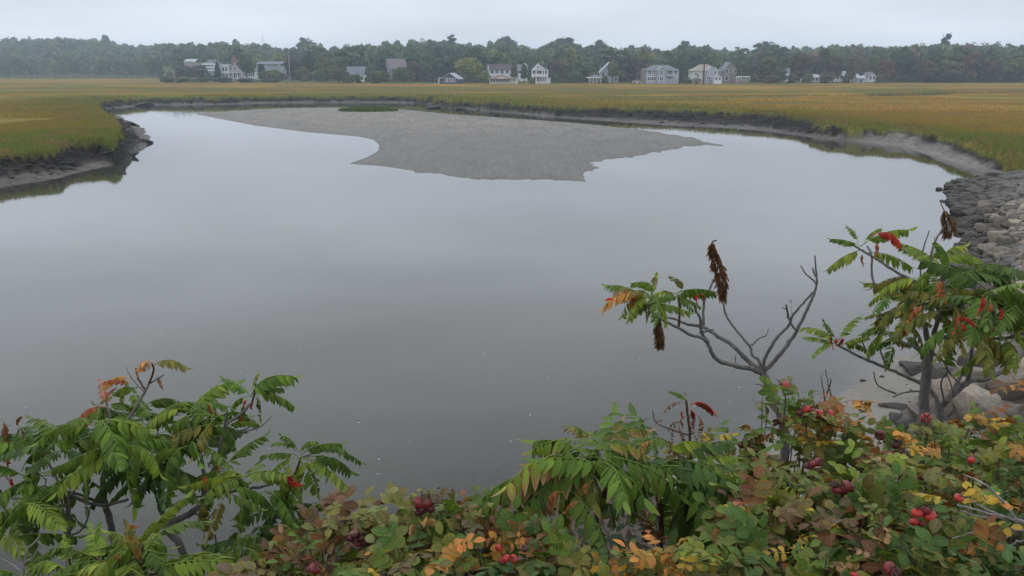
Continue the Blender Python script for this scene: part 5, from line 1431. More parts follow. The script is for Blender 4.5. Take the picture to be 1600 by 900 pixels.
# ---------------- left hand sumacs
s = Sumac('tall green sumac on the far left with slender dark forked trunk', 107, 890, 4.5); s.few = .78
s.branch([(108,890),(108,850),(107,800),(108,775)], 10, 8, 'trunk', (0, 0), True)
s.branch([(107,835),(85,815),(70,800)], 7, 4, dd=(0, .3)); s.branch([(108,838),(125,830),(135,815),(140,795)], 4, 3, dd=(0, -.2)); s.branch([(108,780),(95,760),(75,720),(60,690)], 6, 3.5, dd=(0, .2))
s.branch([(108,778),(120,760),(150,720),(170,660)], 6, 4, dd=(0, -.2)); s.branch([(107,780),(60,770),(30,765),(5,740)], 5, 3, dd=(0, .3)); s.branch([(110,775),(160,790),(200,780)], 7, 5, dd=(0, .3))
s.whorl(60,680,9,105,('green','deep'),.2); s.whorl(20,700,8,110,('green','deep'),.3); s.whorl(100,690,9,100,('green','deep','bluish'),0); s.whorl(150,655,9,100,('green','green','lime'),-.1,.2); s.whorl(175,690,8,95,('green','lime'),-.25,.1)
s.whorl(75,735,7,95,('green','deep'),.1,-.1); s.whorl(15,770,7,100,('green','lime'),.0,.0); s.whorl(45,785,6,95,('lime','green'),-.2,.1); s.whorl(130,720,7,90,('deep','green'),.1,-.1); s.whorl(8,830,6,95,('lime','green'),-.3,.1)
s.whorl(35,735,7,95,('green',),.0,.0)
for a in ((2,655,20,690,'rust'),(18,665,-10,690,'brown'),(40,650,15,660,'brown'),(30,665,45,690,'rust'),(12,690,-5,720,'red'),(20,745,12,765,'red'),(85,815,92,808,'red')): s.frond(*a[:4], a[4], .2, 'dry' if 'r' in a[4][-2:] else 'hang', .1)
s = Sumac('sumac with orange leaved top twig above the left green mass', 172, 880, 5.0); s.few = .8
s.branch([(185,890),(175,830),(165,790),(160,765),(168,720),(185,680)], 16, 8, 'trunk', (0, 0), True); s.branch([(185,680),(210,640),(225,615),(235,595)], 6, 4, dd=(0, .2)); s.branch([(180,690),(172,650),(165,625)], 5, 3, dd=(0, .2))
s.branch([(228,610),(216,592),(212,575)], 4, 3, dd=(.2, .25), mat=RED_STEM); s.branch([(230,605),(240,580),(237,568)], 4, 3, dd=(.2, .1), mat=RED_STEM); s.branch([(232,600),(250,590),(256,585)], 3, 2, dd=(.2, .1)); s.branch([(225,612),(205,590),(196,572)], 2.5, 1.2, dd=(.2, .3)); s.branch([(165,790),(130,775),(105,768)], 6, 4, dd=(0, -.2))
for a in ((214,590,228,548,'orange'),(240,572,288,556,'olive'),(245,585,255,605,'rust'),(205,592,155,592,'orange'),(205,600,165,588,'coral'),(180,620,155,625,'olive'),(200,600,180,625,'lime'),(185,605,160,618,'coral')):
    s.frond(*a[:4], a[4], rnd.uniform(.3, .5), None, .2, wide=1.1)
s.whorl(165,628,7,70,('green','lime','olive','coral'),.2,.2,(.1,.4)); s.whorl(200,665,9,95,('green','deep'),.1,.25); s.whorl(240,660,8,95,('green','lime'),.0,.3); s.whorl(225,700,9,95,('green','deep'),-.2,.1); s.whorl(195,720,7,90,('green','deep'),.1,-.1); s.whorl(215,640,6,85,('green',),.2,.5); s.whorl(235,725,7,85,('green',),.1,-.2)
s = Sumac('sumac with thick curved dark trunk left of centre reaching up to a leafy top', 290, 890, 4.7); s.few = .8
s.branch([(292,895),(280,850),(262,830),(272,815),(300,800),(318,780),(325,750)], 15, 10, 'trunk', (0, 0), True)
s.branch([(262,830),(252,800),(248,785)], 9, 5, dd=(0, .2)); s.branch([(322,760),(318,735),(310,700),(290,660)], 8, 5, dd=(0, .3)); s.branch([(324,752),(340,720),(345,690),(352,665),(375,648),(392,630)], 8, 5, dd=(0, .2))
s.branch([(345,715),(365,690),(380,675),(405,668),(425,650)], 5, 2, dd=(.1, .4)); s.branch([(350,690),(352,660),(355,640)], 4, 3, dd=(.1, 0)); s.branch([(258,805),(272,790),(290,780),(318,775)], 5, 4, dd=(.1, .1)); s.branch([(300,802),(320,806),(325,803)], 5, 3, dd=(0, -.1))
s.branch([(285,822),(315,820),(330,805),(336,795)], 5, 2, dd=(0, -.2), mat=TWIG); s.branch([(392,635),(398,615),(400,600)], 4, 3, dd=(.2, .2), mat=RED_STEM); s.branch([(380,672),(392,665),(396,655)], 3, 1.6, dd=(.2, .3))
s.whorl(290,640,9,92,('green','lime'),.3,.3); s.whorl(330,650,7,82,('green','olive'),.1,.1); s.whorl(300,690,9,100,('green','deep','green'),0,.1); s.whorl(275,680,7,95,('green',),.2,.2); s.whorl(320,665,6,80,('green','lime'),.3,.2)
for a in ((393,620,445,565),(393,620,350,585),(395,615,465,622),(398,612,415,660),(395,610,400,580,'lime'),(390,620,345,640),(385,630,370,660),(400,615,440,600)): s.frond(*a[:4], a[4] if len(a) > 4 else 'green', .03, None if a[3] < 640 else 'hang', .2)
for a in ((388,625,374,632,'red'),(392,630,390,645,'crimson'),(328,630,322,645,'rust'),(375,650,382,658,'red')): s.frond(*a[:4], a[4], 0, 'hang', .1, wide=1.3)
s.whorl(355,660,6,62,('lime','green'),.2,.0); s.whorl(265,720,6,85,('green','deep'),.0,-.3)
s = Sumac('green sumac reaching right over the water left of centre with one dark red leaf', 385, 890, 4.5); s.few = .85
s.branch([(390,900),(388,880),(400,850),(420,820),(440,790)], 12, 6, 'trunk', (0, 0), True); s.branch([(318,785),(350,770),(380,765),(420,758),(440,745)], 7, 4, dd=(.2, 0)); s.branch([(430,805),(450,770),(465,730),(470,715)], 5, 4, dd=(0, 0), mat=RED_STEM)
s.branch([(385,885),(345,885),(330,890)], 8, 5, dd=(0, .1)); s.branch([(338,880),(337,850),(336,835)], 4, 3, dd=(0, 0)); s.branch([(400,725),(415,715),(425,712)], 3, 2, dd=(0, 0)); s.branch([(470,715),(500,705),(520,700)], 3, 2.4, dd=(0, 0))
for a in ((470,712,525,682),(475,715,560,720),(520,702,568,718),(470,715,555,755),(465,715,505,770),(465,712,410,705),(462,705,430,680),(465,705,445,672),(468,708,490,678),(470,720,470,775),(480,715,530,740),(462,715,415,735),(460,720,425,770),(455,735,480,785,'lime'),(500,705,540,690)):
    s.frond(*a[:4], a[4] if len(a) > 4 else rnd.choice(('green','green','lime')), .04, None, -.05)
for a in ((455,735,448,775,'crimson'),(452,738,455,770,'red')): s.frond(*a[:4], a[4], 0, 'hang', -.2, wide=1.3)
s.whorl(350,730,8,82,('green','lime'),.1,.2); s.whorl(385,745,8,88,('green','green','lime'),-.1,.1); s.whorl(345,760,6,80,('olive','green'),-.2,-.3); s.whorl(415,765,7,80,('green','lime'),-.1,-.2); s.whorl(440,790,7,75,('green','bluish'),.1,-.2)
s.whorl(400,830,8,85,('green','deep'),-.1,.1); s.whorl(445,835,7,80,('green','deep'),.0,.0); s.whorl(420,870,7,85,('deep','green'),-.1,.0); s.whorl(470,815,6,70,('green',),.1,.0); s.whorl(350,850,5,80,('green',),.0,.1); s.whorl(455,875,7,75,('green','bluish'),-.1,.1); s.whorl(485,790,5,65,('green',),.1,.1)
for a in ((325,745,312,752,'red'),(345,728,335,735,'rust'),(322,765,330,775,'red'),(432,870,436,882,'red'),(470,850,478,862,'red')): s.frond(*a[:4], a[4], 0, 'hang', -.3, wide=1.3)
s = Sumac('young bright green sumac at the bottom left with upright shoots and red tints', 225, 920, 3.5)
s.branch([(225,930),(224,890),(222,850)], 8, 5, 'trunk', (0, 0), True, RED_STEM); s.branch([(224,900),(180,890),(150,870)], 5, 3, dd=(0, .1), mat=RED_STEM); s.branch([(225,900),(270,890),(300,880)], 5, 3, dd=(0, .1), mat=RED_STEM)
s.whorl(222,850,8,95,('lime','lime','green'),0,.35); s.whorl(160,870,7,110,('lime','green'),.1,.15); s.whorl(285,870,8,120,('lime','green','lime'),.1,.1); s.whorl(225,890,8,110,('lime','green'),-.1,.1); s.whorl(100,890,7,110,('lime','green'),.1,.15); s.whorl(330,895,6,100,('lime','olive'),.1,.1); s.whorl(40,890,5,90,('lime','green'),.2,.1)
for a in ((222,855,228,815,'lime'),(150,860,148,818,'lime'),(222,880,190,830,'olive')): s.frond(*a[:4], a[4], .05, None, -.1, roll=1.0)
for a in ((205,815,205,835,'orange'),(185,865,180,885,'red'),(215,855,212,875,'red'),(200,835,205,850,'orange'),(135,890,140,905,'coral')): s.frond(*a[:4], a[4], .2, 'hang', -.15, wide=1.3)

# ---------------- centre sumac with big leaves, and the red twigged one behind it
s = Sumac('large leaved sumac with scorched leaf tips in the middle of the foreground', 940, 905, 3.1); s.few = .7
s.branch([(940,905),(930,850),(935,800),(945,770),(947,730)], 13, 9, 'trunk', (0, 0), True, RED_STEM); s.branch([(935,800),(925,775),(915,740)], 8, 5, dd=(0, .1)); s.branch([(945,778),(975,780),(1000,783)], 4, 3, dd=(0, .05), mat=RED_STEM)
s.whorl(925,700,7,125,('green','lime','green'),0,.35,(.1,.35),'big'); s.whorl(950,715,7,130,('green','deep'),-.1,.1,(.1,.3),'big'); s.whorl(900,710,6,120,('green','olive'),.1,.1,(.2,.45),'big'); s.whorl(890,745,5,115,('green','lime'),-.1,-.1,(.25,.5))
for a in ((910,690,825,690),(920,695,820,735),(900,720,785,725),(880,745,728,755),(915,725,800,790),(905,735,870,790),(940,700,960,650),(930,690,890,655),(950,690,1000,655),(930,720,900,770),(880,740,800,760),(915,740,850,800),(895,800,840,850),(940,700,1010,690)):
    s.frond(*a, rnd.choice(('green','green','lime','lime')), rnd.uniform(.38, .62), 'big', -.05)
for a in ((920,755,905,770,'coral'),(880,770,840,785,'rust'),(905,785,880,790,'coral')): s.frond(*a[:4], a[4], .5, 'hang', -.3, wide=1.2)
s = Sumac('big leaved green sumac right of the scorched one with red brown stems', 1030, 905, 3.2); s.few = .62
s.branch([(1025,910),(1030,860),(1032,800),(1025,760),(1023,735)], 14, 8, 'trunk', (0, 0), True, RED_STEM); s.branch([(1032,800),(1045,770),(1050,745)], 8, 5, dd=(0, .1), mat=RED_STEM)
s.branch([(1026,905),(1035,870),(1027,840),(1026,785)], 5, 2.5, dd=(-.15, -.15), mat=TWIG)
s.whorl(1030,715,7,130,('green','deep','bluish'),0,.3,(0,.2),'big'); s.whorl(1065,725,8,130,('green','deep','bluish'),-.1,.15,(0,.25),'big'); s.whorl(1090,740,7,125,('deep','green'),.1,.05,(0,.2),'big')
for a in ((1060,710,1140,680),(1075,720,1160,740),(1080,725,1165,790),(1065,730,1110,830),(1060,735,1050,830),(1040,710,1100,675),(1030,705,960,690),(1050,700,1005,670),(1090,730,1160,830),(1070,740,1130,860),(1045,720,985,745),(1085,715,1150,705),(1100,760,1190,800),(1070,780,1080,870),(1030,740,960,790)):
    s.frond(*a, rnd.choice(('green','green','deep','lime')), rnd.uniform(.1, .35), 'big', -.05)
for a in ((1010,780,1005,860,'rust'),(1015,800,1000,880,'brown'),(1005,820,1010,850,'rust'),(1000,740,960,750,'brown'),(1020,690,990,700,'tan')): s.frond(*a[:4], a[4], .3, 'dry' if a[4] == 'rust' else 'hang', -.2, wide=1.1)
s = Sumac('small sumac turning red and brown behind the big leaved ones', 1092, 760, 3.9)
s.branch([(1085,790),(1080,720),(1078,680),(1075,650),(1072,625)], 6, 4, 'trunk', (0, 0), True, RED_STEM)
for a in ((1075,630,1052,605,'green'),(1070,632,1030,632,'rust'),(1080,632,1125,636,'crimson'),(1078,632,1122,630,'red'),(1072,620,1070,612,'crimson'),(1065,660,1035,665,'brown'),(1060,660,1040,690,'brown'),(1085,645,1110,685,'rust'),(1080,650,1075,690,'rust'),(1070,650,1055,690,'brown'),(1090,650,1105,680,'tan'),(1075,640,1095,660,'crimson'),(1068,640,1060,655,'red'),(1040,660,1020,655,'brown'),(1010,650,1005,665,'brown')):
    s.frond(*a[:4], a[4], .2, 'dry' if a[4] in ('rust','brown','tan') else ('hang' if a[4] != 'green' else None), 0.0)
s.branch([(1078,680),(1045,670),(1025,660),(1020,642)], 3, 2, dd=(0, .1), mat=RED_STEM)

# ------------------------------------------------------------------ rose bushes
def hip_mesh():
    import bmesh
    bm = bmesh.new(); bmesh.ops.create_uvsphere(bm, u_segments=14, v_segments=9, radius=1.0)
    for v in bm.verts:
        v.co.z *= .82 + (-.10 if v.co.z > .7 else 0)
    me = bpy.data.meshes.new('rose_hip'); bm.to_mesh(me); bm.free(); me.shade_smooth(); return me
HIP = hip_mesh()
t = NT('rose_hip_skin')
oc = t.n('ShaderNodeObjectInfo').outputs['Color']; nz = t.noise(3, 4, .6, t.obj())
HIPM = t.done(t.bsdf(t.mix(t.rng(nz, .35, .7), oc, t.mix(1.0, oc, (.55, .5, .5), 'MULTIPLY')), .34, .5, t.bump(t.noise(9, 2, .5, t.obj()), .25, .05))); HIP.materials.append(HIPM)
sv, sf = [], []
for i in range(5):
    a = i*math.tau/5; n0 = len(sv); ca, sa = math.cos(a), math.sin(a)
    for r_, z_, w_ in ((.15, .70, .16), (.55, 1.0, .16), (.95, 1.25, .07), (1.25, 1.75, .02)):
        sv += [(ca*r_-sa*w_, sa*r_+ca*w_, z_), (ca*r_+sa*w_, sa*r_-ca*w_, z_)]
    sf += [(n0+2*k, n0+2*k+1, n0+2*k+3, n0+2*k+2) for k in range(3)]
SEP = bpy.data.meshes.new('sepal_crown'); SEP.from_pydata(sv, [], sf); SEP.materials.append(paint('dry_sepal', (.075, .045, .028), .8, .3, 20))
class Rose:
    def __init__(s, label, px, py, d, name='rose_bush', cat='shrub', group='rose bushes along the near bank'):
        p = P(px, py, d); s.d = d; z = gz(p.x, d); s.k = pxm(px, py, d)
        s.c = p; s.o = thing(name, (p.x, d, z-.05), label, cat, group); s.root = Vector((p.x, d, z-.05)); s.n = 0
    def stems(s, n, spread, top, mat=None, thick=.006):
        for i in range(n):
            a = rnd.uniform(0, 6.28); r = spread*math.sqrt(rnd.random())
            e = s.c+Vector((math.cos(a)*r, math.sin(a)*r*.6, rnd.uniform(-.15, .02)*top))
            b = s.root+Vector((math.cos(a)*.1, math.sin(a)*.1, 0))
            m = b.lerp(e, .55)+Vector((rnd.uniform(-.05, .05), rnd.uniform(-.05, .05), .08))
            V_ = smooth_path([b, m, e], 5)
            v, f = tube_arrays([q-s.o.location for q in V_], [thick*(1.3-.09*j) for j in range(len(V_))], 5)
            MB().poly(v, f).obj('stem', mat or DSTEM, s.o, True)
    def leaves(s, n, rx, rz, ry, colours, size=(.075, .125), scorch=(0, .3), dry=.1):
        """leaves through the outer shell of the bush: denser at the top and the side towards the pool view"""
        for i in range(n):
            while True:
                u = Vector((rnd.gauss(0, 1), rnd.gauss(0, 1), rnd.gauss(0, 1)))
                if u.length > .1:
                    u.normalize()
                    if u.z > -.55 and (u.y < .55 or u.z > .3): break
            k = rnd.uniform(.45, 1.05)**.7
            b = s.c+Vector((u.x*rx*k, u.y*ry*k, u.z*rz*k-rz))
            out = Vector((u.x, u.y*.8-.15, u.z*.35+rnd.uniform(-.15, .45)))
            out += Vector((rnd.uniform(-.7, .7), rnd.uniform(-.7, .7), rnd.uniform(-.3, .3))); out.normalize()
            s.leaf(b, out, rnd.choice(colours), rnd.uniform(*size), rnd.uniform(*scorch), rnd.random() < dry)
    def leaf(s, b, out, colour, L, scorch, dry=False):
        ms = RDRY if dry else RLEAF
        if dry: colour = rnd.choice(('brown', 'rust', 'tan', 'rust')) if colour not in ('orange', 'yellow') else colour
        leaf_obj('leaf', ms[rnd.randrange(len(ms))], s.o, b, b+out*L, colour, scorch, rnd.uniform(-.5, .5), rnd.uniform(.9, 1.15))
    def spray(s, px, py, d, n, colours, L=.10, scorch=(0, .2), dry=0.0, r=.05):
        c = P(px, py, d)
        for i in range(n):
            a = rnd.uniform(0, 6.28); out = Vector((math.cos(a), math.sin(a)*.8-.2, rnd.uniform(-.2, .6))).normalized()
            s.leaf(c+Vector((rnd.uniform(-r, r), rnd.uniform(-r, r), rnd.uniform(-r, r)))*.7, out, rnd.choice(colours), L*rnd.uniform(.7, 1.15), rnd.uniform(*scorch), rnd.random() < dry)
    def hip(s, px, py, w, colour=(.48, .028, .022), d=None):
        d = d or s.d; p = P(px, py, d); r_ = w*.5*pxm(px, py, d)
        r_ *= 1.28
        o = link('rose_hip', HIP, s.o); o.location = p-s.o.location; o.scale = (r_,)*3
        o.rotation_euler = (rnd.uniform(-1.6, 1.2), rnd.uniform(-1, 1), rnd.uniform(0, 6)); k = rnd.uniform(.8, 1.15)
        o.color = (colour[0]*k, colour[1]*k, colour[2]*k, 1)
        q = link('sepal_crown', SEP, o)
        return o
t = NT('rose_cane'); c_ = t.mix(t.rng(t.noise(40, 4, .6, t.obj()), .3, .7), (.085, .07, .055), (.035, .028, .022)); DSTEM = t.done(t.bsdf(c_, .8, .3))
DK, RD, MR = (.10, .014, .016), (.50, .032, .025), (.22, .02, .02)
GR, OL, DKG = ('green','deep','green','olive'), ('olive','grey','green','olive','brown'), ('deep','deep','green','bluish')
FALL = ('green','olive','yellow','orange','deep','green')
B = [  # label, px, py(top), d, n, rx, rz, ry, colours, size
 ('dull olive rose bush with a dark hip cluster, left in the row', 540, 822, 2.75, 110, .24, .32, .30, OL, (.08,.125), (0,.25), .10),
 ('low dull rose bush at the bottom edge left of the dark hip cluster', 475, 852, 2.55, 80, .17, .30, .25, ('grey','brown','olive','green'), (.08,.12), (0,.3), .12),
 ('rose bush under the tall dark stalk with the wrinkled hip cluster', 655, 815, 2.7, 110, .22, .34, .30, ('olive','green','olive','grey','pale'), (.08,.12), (0,.25), .06),
 ('rose bush at the bottom edge with two orange yellow leaves', 640, 862, 2.35, 80, .20, .28, .2, ('green','deep','olive','pale'), (.07,.105), (0,.2), .08),
 ('green rose bush left of the scorched sumac with a black dried hip', 745, 808, 2.8, 110, .22, .32, .3, ('green','deep','olive','green'), (.07,.11), (0,.25), .10),
 ('low rose bush under the scorched sumac with three bright red hips', 800, 852, 2.5, 110, .25, .32, .3, ('green','bluish','deep','rust'), (.07,.11), (.1,.4), .14),
 ('low rose bush at the bottom edge between the two big leaved sumacs', 930, 868, 2.4, 80, .22, .28, .25, ('green','bluish','olive'), (.07,.11), (0,.3), .1),
 ('rose bush at the bottom edge with golden dry curled leaves', 1055, 862, 2.4, 90, .22, .32, .25, ('green','pale','orange','yellow','olive'), (.06,.10), (0,.3), .16),
 ('rose bush under the small red sumac, full of dark stems', 1130, 690, 3.75, 80, .26, .34, .3, GR, (.08,.12), (0,.3), .2),
 ('tallest rose bush with one hip on top right of the bare branched trunk', 1238, 618, 3.7, 60, .16, .42, .2, GR, (.08,.12), (0,.3), .15),
 ('rose bush with a crowd of red hips and orange leaves near its top', 1300, 662, 3.6, 70, .19, .40, .22, ('green','olive','green','deep','olive','rust'), (.08,.12), (.1,.4), .22),
 ('lime green rose bush right of the big leaved sumac', 1195, 740, 3.0, 120, .22, .36, .3, ('pale','lime','green','olive'), (.07,.11), (0,.25), .08),
 ('rose bush with mauve brown folded leaves in the lower middle right', 1230, 800, 2.6, 120, .24, .36, .3, ('grey','brown','olive','green','pale'), (.08,.12), (0,.3), .14),
 ('rose bush at the bottom edge below the mauve brown leaves', 1200, 862, 2.3, 110, .24, .3, .25, ('green','deep','olive','green'), (.075,.11), (0,.2), .08),
 ('dense green rose bush below the beach with small dark hips', 1385, 694, 3.7, 110, .26, .34, .3, ('green','deep','olive','pale'), (.075,.11), (0,.25), .12),
 ('bright green rose bush under the forked grey shrub', 1465, 692, 3.7, 110, .26, .34, .3, ('lime','green','pale','green'), (.07,.105), (0,.15), .05),
 ('rose bush with rust and orange leaves before the boulders at the right edge', 1550, 672, 3.8, 120, .25, .36, .3, ('green','rust','green','lime','olive','deep'), (.075,.115), (.1,.4), .14),
 ('rose bush right edge, deep green, with long straw coloured stem', 1575, 720, 3.2, 130, .26, .40, .3, ('green','deep','lime','deep'), (.07,.105), (0,.2), .08),
 ('rose bush with a dense bunch of orange yellow leaves at its top', 1420, 730, 3.1, 120, .25, .38, .3, ('green','deep','olive','green'), (.075,.11), (0,.3), .10),
 ('rose bush with yellow edged curled leaves in the right middle', 1360, 760, 2.9, 120, .24, .36, .3, ('pale','green','lime','deep'), (.08,.125), (.1,.4), .10),
 ('rose bush bearing the brightest group of red hips on the lower right', 1460, 815, 2.5, 120, .24, .36, .3, ('deep','green','bluish','olive'), (.075,.115), (0,.2), .10),
 ('dark green rose bush behind the bleached twigs at the right edge', 1570, 800, 2.6, 110, .22, .36, .3, DKG, (.075,.115), (0,.15), .08),
 ('rose bush at the bottom right edge with many dried brown leaves', 1390, 868, 2.25, 110, .24, .3, .25, ('brown','green','deep','olive','deep'), (.07,.11), (0,.35), .26),
 ('green rose bush cut by the right edge below the boulders', 1660, 690, 3.5, 110, .28, .38, .3, ('green','lime','deep','rust'), (.075,.11), (0,.25), .08),
 ('dark green rose bush cut by the right edge beside the bleached twigs', 1680, 800, 2.7, 110, .26, .38, .3, DKG, (.075,.11), (0,.15), .06),
 ('dark rose bush in the bottom right corner under the bleached twigs', 1530, 868, 2.25, 110, .24, .3, .25, DKG, (.075,.11), (0,.15), .05),
]
RB = {}
for i, (lab, px, py, d, n, rx, rz, ry, cols_, size, sc_, dr) in enumerate(B):
    b = Rose(lab, px, py, d); RB[i] = b
    b.stems(6, rx*.95, 1.0, None, .0042); b.leaves(int(n*1.35), rx*1.08, rz, ry, cols_, (size[0]*1.0, size[1]*1.32), sc_, dr*.6)
    b.leaves(max(3, n//14), rx*1.1, rz*.8, ry, ('yellow','yellow','orange'), (.05,.09), (0, .2), 0)
    # inner leaves down to the ground, darker greens painting the shade inside the bush
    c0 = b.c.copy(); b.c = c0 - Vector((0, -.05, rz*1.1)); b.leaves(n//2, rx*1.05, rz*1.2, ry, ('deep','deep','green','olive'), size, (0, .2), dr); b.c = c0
for i, hs in {0: [(555,835,11,DK),(566,840,12,DK),(548,842,10,DK),(575,846,10,DK),(560,848,11,MR)], 1: [(492,888,16,MR),(484,893,12,DK)], 2: [(655,785,17,MR),(668,786,16,MR),(660,795,14,DK),(672,795,12,DK),(653,800,12,DK)], 4: [(723,836,14,(.012,.012,.014))],
    5: [(790,872,12,RD),(802,873,11,RD),(779,856,9,RD),(820,857,10,DK),(785,876,10,MR)], 9: [(1226,603,13,RD)], 10: [(1259,639,11,RD),(1280,647,11,RD),(1297,647,11,RD),(1268,642,10,MR),(1250,645,10,DK),(1272,652,10,MR),(1290,655,9,DK),(1255,650,9,DK)],
    8: [(1165,690,10,DK),(1158,695,10,DK),(1170,702,10,MR)], 11: [(1270,725,12,MR),(1278,722,11,MR),(1262,728,9,DK)], 14: [(1375,680,13,MR),(1400,695,12,DK),(1412,708,11,DK),(1403,690,10,DK)], 15: [(1447,653,13,RD)], 18: [(1518,719,9,RD),(1462,750,12,MR),(1440,745,10,DK)],
    20: [(1433,801,14,RD),(1452,805,17,RD),(1428,815,12,RD),(1461,822,12,RD),(1446,798,13,MR),(1498,778,12,RD),(1440,818,9,MR)], 19: [(1308,765,14,MR),(1322,760,15,MR),(1303,757,10,DK),(1318,768,11,DK),(1330,763,10,DK)], 22: [(1390,888,17,MR),(1400,893,12,DK),(1335,898,10,RD)]}.items():
    for x, y, w, c in hs: RB[i].hip(x, y, w, c, RB[i].d-(RB[i].d*.04 if i != 2 else 0))
for i, (x, y, w_) in ((9, (1226, 603, 60)), (15, (1447, 653, 50)), (10, (1259, 639, 50)), (10, (1297, 647, 45)), (18, (1518, 719, 40))):
    b = RB[i]; dd_ = b.d*.96
    v, f = tube_arrays([q-b.o.location for q in smooth_path([P(x+rnd.uniform(-4, 8), y+w_, dd_), P(x+rnd.uniform(-1, 4), y+w_*.5, dd_), P(x, y+3, dd_)], 4)], [.0035]*9, 5)
    MB().poly(v, f).obj('stem', DSTEM, b.o, True)
    b.spray(x+6, y+14, dd_, 5, ('green', 'olive', 'pale'), .10)
# tall stalk with the wrinkled cluster, and individual leaf sprays one can pick out
b = RB[2]
v, f = tube_arrays([q-b.o.location for q in smooth_path([P(645,880,2.7), P(650,840,2.7), P(657,805,2.7)], 5)], [.011, .010, .010, .010, .009, .009, .008, .008, .008, .008, .007], 6)
MB().poly(v, f).obj('stem', DSTEM, b.o, True)
b.spray(645, 795, 2.7, 3, ('pale','olive'), .07); b.spray(690, 805, 2.7, 5, ('olive','pale'), .11, (0, .1)); b.spray(715, 795, 2.7, 3, ('grey','brown'), .10)
RB[0].spray(590, 795, 2.8, 6, ('olive','pale','olive'), .10, (0, .2)); RB[0].spray(505, 820, 2.7, 6, ('grey','olive'), .11, (.1, .35)); RB[0].spray(620, 815, 2.7, 5, ('pale','olive'), .09)
RB[3].spray(690, 875, 2.3, 3, ('orange','yellow'), .08); RB[3].spray(590, 855, 2.5, 2, ('orange','coral'), .07); RB[3].spray(625, 885, 2.3, 4, ('coral','grey'), .09)
RB[10].spray(1325, 630, 3.55, 4, ('orange','rust'), .11, (.1, .3)); RB[10].spray(1300, 665, 3.55, 6, ('yellow','pale','orange'), .12, (.1, .4)); RB[10].spray(1275, 690, 3.5, 4, ('yellow','orange'), .10)
RB[18].spray(1434, 705, 3.0, 7, ('orange','orange','yellow'), .09, (0, 0)); RB[20].spray(1472, 778, 2.4, 2, ('yellow',), .08, (0, 0)); RB[21].spray(1545, 845, 2.4, 6, ('orange','yellow','rust'), .08, (0, .2)); RB[20].spray(1530, 785, 2.5, 4, ('yellow','orange'), .08, (0, .2))
RB[19].spray(1360, 720, 2.8, 4, ('pale','lime'), .12, (.3, .5)); RB[19].spray(1430, 745, 2.7, 4, ('pale','lime'), .12, (.2, .45)); RB[12].spray(1285, 820, 2.5, 7, ('grey','brown','grey'), .12, (0, 0)); RB[12].spray(1195, 785, 2.6, 4, ('coral','grey'), .10); RB[12].spray(1360, 870, 2.3, 4, ('tan','coral'), .10)
RB[16].spray(1580, 610, 3.7, 6, ('rust','orange','brown'), .11, (.1, .4)); RB[16].spray(1540, 655, 3.7, 6, ('orange','yellow','rust'), .11, (.1, .3)); RB[17].spray(1590, 690, 3.3, 4, ('yellow','orange','lime'), .09); RB[17].spray(1500, 755, 3.0, 4, ('coral','tan'), .09, (.1,.3), .4)
RB[7].spray(1045, 880, 2.3, 7, ('yellow','orange','tan'), .09, (.1, .4), .5); RB[7].spray(1095, 865, 2.3, 5, ('pale','lime'), .09); RB[12].spray(1245, 860, 2.4, 2, ('yellow',), .07); RB[13].spray(1170, 765, 2.8, 5, ('pale','lime'), .08)
RB[20].spray(1370, 800, 2.5, 4, ('lime','pale'), .07); RB[8].spray(1110, 700, 3.6, 3, ('yellow',), .08)
# dead twigs above the roses
def twig_thing(label, d, base, arms, w, mat, name='dead_twig', cat='twig'):
    px, py = base; p = P(px, py, d); r = thing(name, p, label, cat)
    for i, a in enumerate(arms):
        V_ = smooth_path([P(x, y, d+(dd if len(q) > 2 else 0)) - p for q in a for (x, y, dd) in [(q[0], q[1], q[2] if len(q) > 2 else 0)]], 5)
        k = pxm(px, py, d); m = len(V_)
        for j in range(1, m-1): V_[j] += Vector((rnd.uniform(-1, 1), rnd.uniform(-1, 1), rnd.uniform(-1, 1)))*k*1.1
        v, f = tube_arrays(V_, [max(.35, w*(1-.75*j/m))*k*.5*(1 if i == 0 else .75) for j in range(m)], 6, .15)
        MB().poly(v, f).obj('stem' if i == 0 else 'branch', mat, r, True)
    return r
twig_thing('bleached grey dead twigs fanning in from the right edge over the roses', 2.45, (1610, 835), [[(1620,825),(1590,813),(1565,806),(1535,800),(1495,788,.05)], [(1587,811),(1560,775),(1535,755),(1505,741,.1)], [(1600,818),(1560,803),(1530,790),(1522,783,-.05)],
    [(1590,815),(1580,835),(1550,852),(1535,858,.05)], [(1620,830),(1570,828),(1520,832),(1488,842,-.05)], [(1570,807),(1540,808),(1500,798)], [(1610,845),(1585,848),(1573,860)]], 7, TWIG)
twig_thing('pair of thin dark dead shoots standing left of the beach', 3.75, (1290, 665), [[(1292,668),(1290,635),(1287,615),(1282,588)], [(1303,665),(1302,630),(1295,605),(1290,577)], [(1290,620),(1298,600),(1297,592)]], 4, DSTEM)
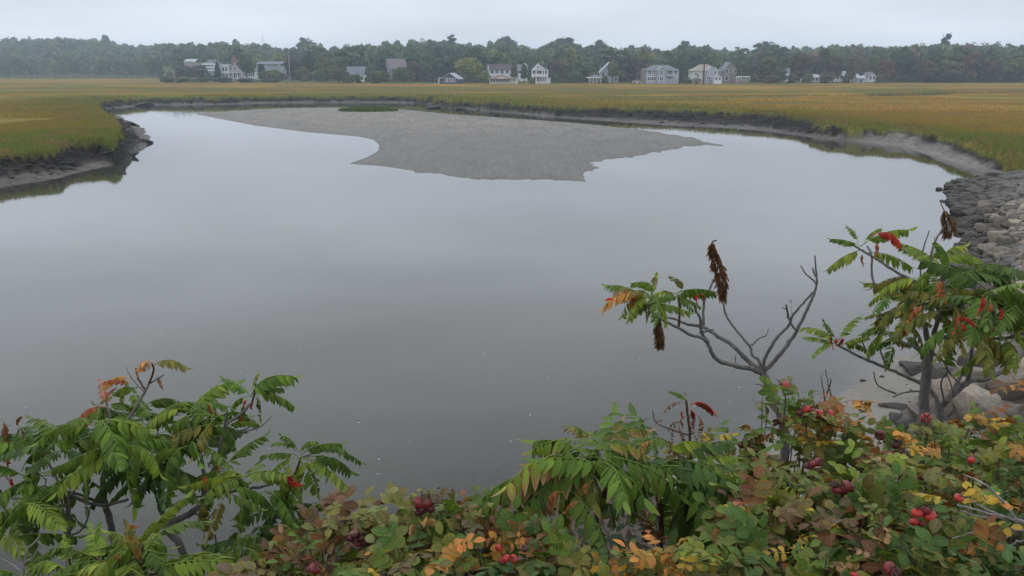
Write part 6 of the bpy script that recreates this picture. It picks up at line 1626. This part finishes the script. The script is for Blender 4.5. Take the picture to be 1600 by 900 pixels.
twig_thing('grey lichen covered twigs in the bottom left corner', 3.6, (35, 890), [[(30,915),(38,885),(42,860),(60,840),(64,828)], [(38,890),(30,865),(25,848)], [(40,878),(55,868),(62,850)], [(36,895),(15,880),(0,872)], [(42,862),(36,845)]], 4.5, TWIG)
twig_thing('thin pale twigs in front of the sumac stems in the centre', 2.9, (955, 870), [[(958,880),(950,835),(930,810),(905,795)], [(950,840),(955,815),(950,790)], [(990,885),(980,840),(985,800),(978,775)], [(975,870),(968,820),(972,790)]], 3, TWIG)
# undergrowth hiding the soil beneath the bushes, leaf colour darkened as shade (uncountable)
UV, UF, UC_ = [], [], []; ub = 0
n = 5200
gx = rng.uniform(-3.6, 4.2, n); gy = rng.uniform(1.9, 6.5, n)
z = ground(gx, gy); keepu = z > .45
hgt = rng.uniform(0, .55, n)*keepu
right = (gx > -.2)*1.0
for x, y, z_, hz, k in zip(gx, gy, z, hgt, keepu):
    if not k: continue
    if x < -.2 and rng.random() > .35: continue
    L = rng.uniform(.05, .11); a = rng.uniform(0, 6.28); tl_ = rng.uniform(-.6, .6)
    e1 = np.array([math.cos(a), math.sin(a), tl_]); e2 = np.array([-math.sin(a), math.cos(a), rng.uniform(-.5, .5)])
    c = np.array([x, y, z_+hz+.03])
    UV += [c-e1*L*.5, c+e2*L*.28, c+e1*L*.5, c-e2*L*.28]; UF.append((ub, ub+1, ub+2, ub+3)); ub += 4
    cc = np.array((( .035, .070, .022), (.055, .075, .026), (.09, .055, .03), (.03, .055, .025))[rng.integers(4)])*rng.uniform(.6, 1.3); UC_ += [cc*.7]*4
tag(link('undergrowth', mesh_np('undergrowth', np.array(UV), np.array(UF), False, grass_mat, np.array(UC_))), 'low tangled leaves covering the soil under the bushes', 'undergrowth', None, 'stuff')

# ------------------------------------------------------------------ humid air over the marsh
t = NT('haze_air')
pv = t.n('ShaderNodeVolumePrincipled'); pv.inputs['Color'].default_value = (.75, .88, 1.0, 1); pv.inputs['Density'].default_value = HAZE; pv.inputs['Anisotropy'].default_value = 0.0
t.l(pv.outputs[0], t.out.inputs['Volume'])
hz = MB().box(-2400, 2400, -60, 2600, -4, 52).obj('haze', t.m); tag(hz, 'thin grey blue haze over the marsh', 'haze', None, 'stuff')
